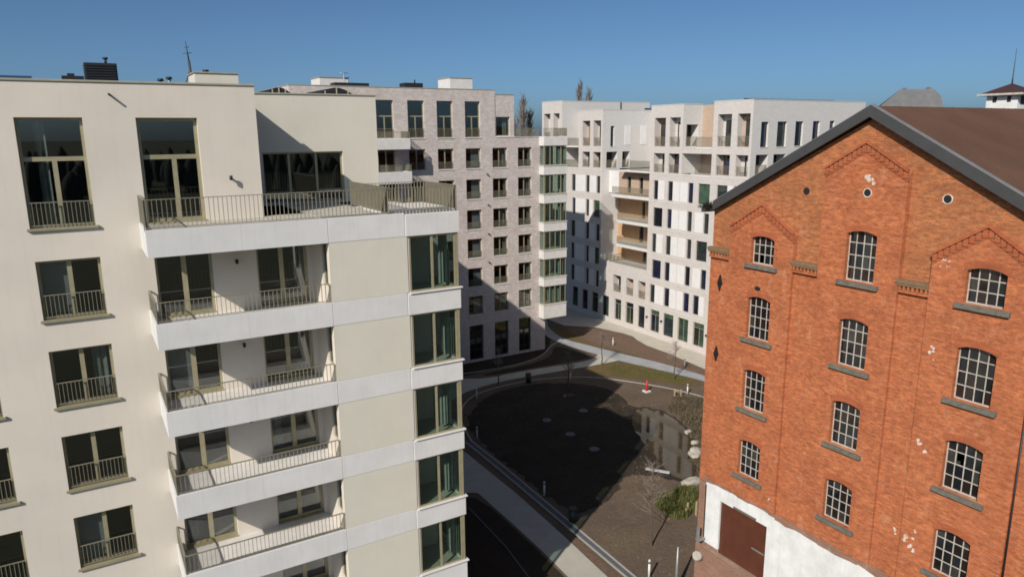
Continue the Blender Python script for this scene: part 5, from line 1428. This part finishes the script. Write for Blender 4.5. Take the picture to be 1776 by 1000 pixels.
grass('bank_growth', [(43.4, 43.2, 1.6), (42.3, 40.8, 1.4), (44.6, 44.6, 1.2), (40.6, 38.6, 1.1), (38.6, 36.4, .9), (45.5, 43.5, 1.3), (37, 34.6, .8), (35.4, 33.0, .7)], 7000, .12, .5, M['dry'], 4)
grass('lawn_grass', [(46, 55.6, 1.8), (47.3, 53.5, 1.6), (48, 51.4, 1.4), (48.3, 49.5, 1.2), (45, 54, 1.4), (46.6, 51.8, 1.2)], 6000, .04, .1, M['leaf'], 5, w=.02)
# clods and pebbles on the turned soil
r = random.Random(31); mb = MB()
for k in range(9000):
    x, y = r.uniform(23.9, 45), r.uniform(24.5, 55)
    if x > 22.6 and 8 < y < 22.4: continue
    s = r.choice((.02, .03, .03, .05, .08)) * r.uniform(.6, 1.3); b = len(mb.v); a = r.uniform(0, 6.28)
    for j in range(3): mb.v.append((x + s * math.cos(a + 2.1 * j) * r.uniform(.7, 1.3), y + s * math.sin(a + 2.1 * j), G - .01))
    mb.v.append((x + r.uniform(-.3, .3) * s, y, G + s * r.uniform(.6, 1.1)))
    for f in ((0, 1, 3), (1, 2, 3), (2, 0, 3)): mb.f.append(tuple(b + i for i in f)); mb.sm.append(False)
o = build(mb, 'soil_clods', M['soil'], fix=False); o['kind'] = 'stuff'
# bare young trees
def sapling(label, x, y, h, seed, spread=1.0, nb=26, group='bare young trees in the courtyard'):
    r = random.Random(seed); t = thing('young_tree', label, 'tree', (x, y, G), group)
    m = MB(); p = Vector((x, y, G)); segs = 5
    for k in range(segs):
        q = p + Vector((r.uniform(-.06, .06), r.uniform(-.06, .06), h / segs)); m.tube(p, q, .055 * (1 - k / segs) + .012, .055 * (1 - (k + 1) / segs) + .012, 6, False); p = q
    build(m, 'trunk', M['bark'], t)
    m = MB()
    for k in range(nb):
        f = r.uniform(.4, 1); a = r.uniform(0, 6.283); p0 = Vector((x, y, G + h * f)); L = spread * (1.25 - f) * r.uniform(.6, 1.2)
        p1 = p0 + Vector((L * math.cos(a), L * math.sin(a), L * r.uniform(.5, 1.1))); m.tube(p0, p1, .018, .008, 4, False)
        for j in range(6):
            g = p0.lerp(p1, r.uniform(.25, 1)); b = r.uniform(0, 6.283); l = r.uniform(.2, .5) * spread; m.tube(g, g + Vector((l * math.cos(b), l * math.sin(b), l * r.uniform(.2, 1))), .008, .004, 3, False)
    build(m, 'crown', M['twig'], t)
sapling('bare young tree in the foreground soil casting a long thin shadow', 26.46, 28.62, 4.9, 21, 1.35, 34)
sapling('bare young tree at the junction of the pale and grey paths', 44.9, 57.1, 3.4, 22)
sapling('bare young tree at the lawn edge near the warehouse', 48.0, 49.6, 3.8, 23)
sapling('bare young tree in shade where the pale path meets the near block', 32.6, 57.4, 3.6, 24)
sapling('bare young tree in the shade beyond the pond kerb', 37.6, 52.8, 3.6, 25)
t = thing('steel_mast', 'grey tapered steel mast standing beside the warehouse at the bottom edge', 'mast', (24.7, 24.7, G))
m = MB(); m.tube((24.7, 24.7, G), (24.72, 24.72, G + 2.6), .14, .04, 10); build(m, 'shaft', M['zinc'], t)
m = MB(); m.tube((24.7, 24.7, G), (24.7, 24.7, G + .04), .26, .26, 12); build(m, 'foot_plate', M['zinc'], t)
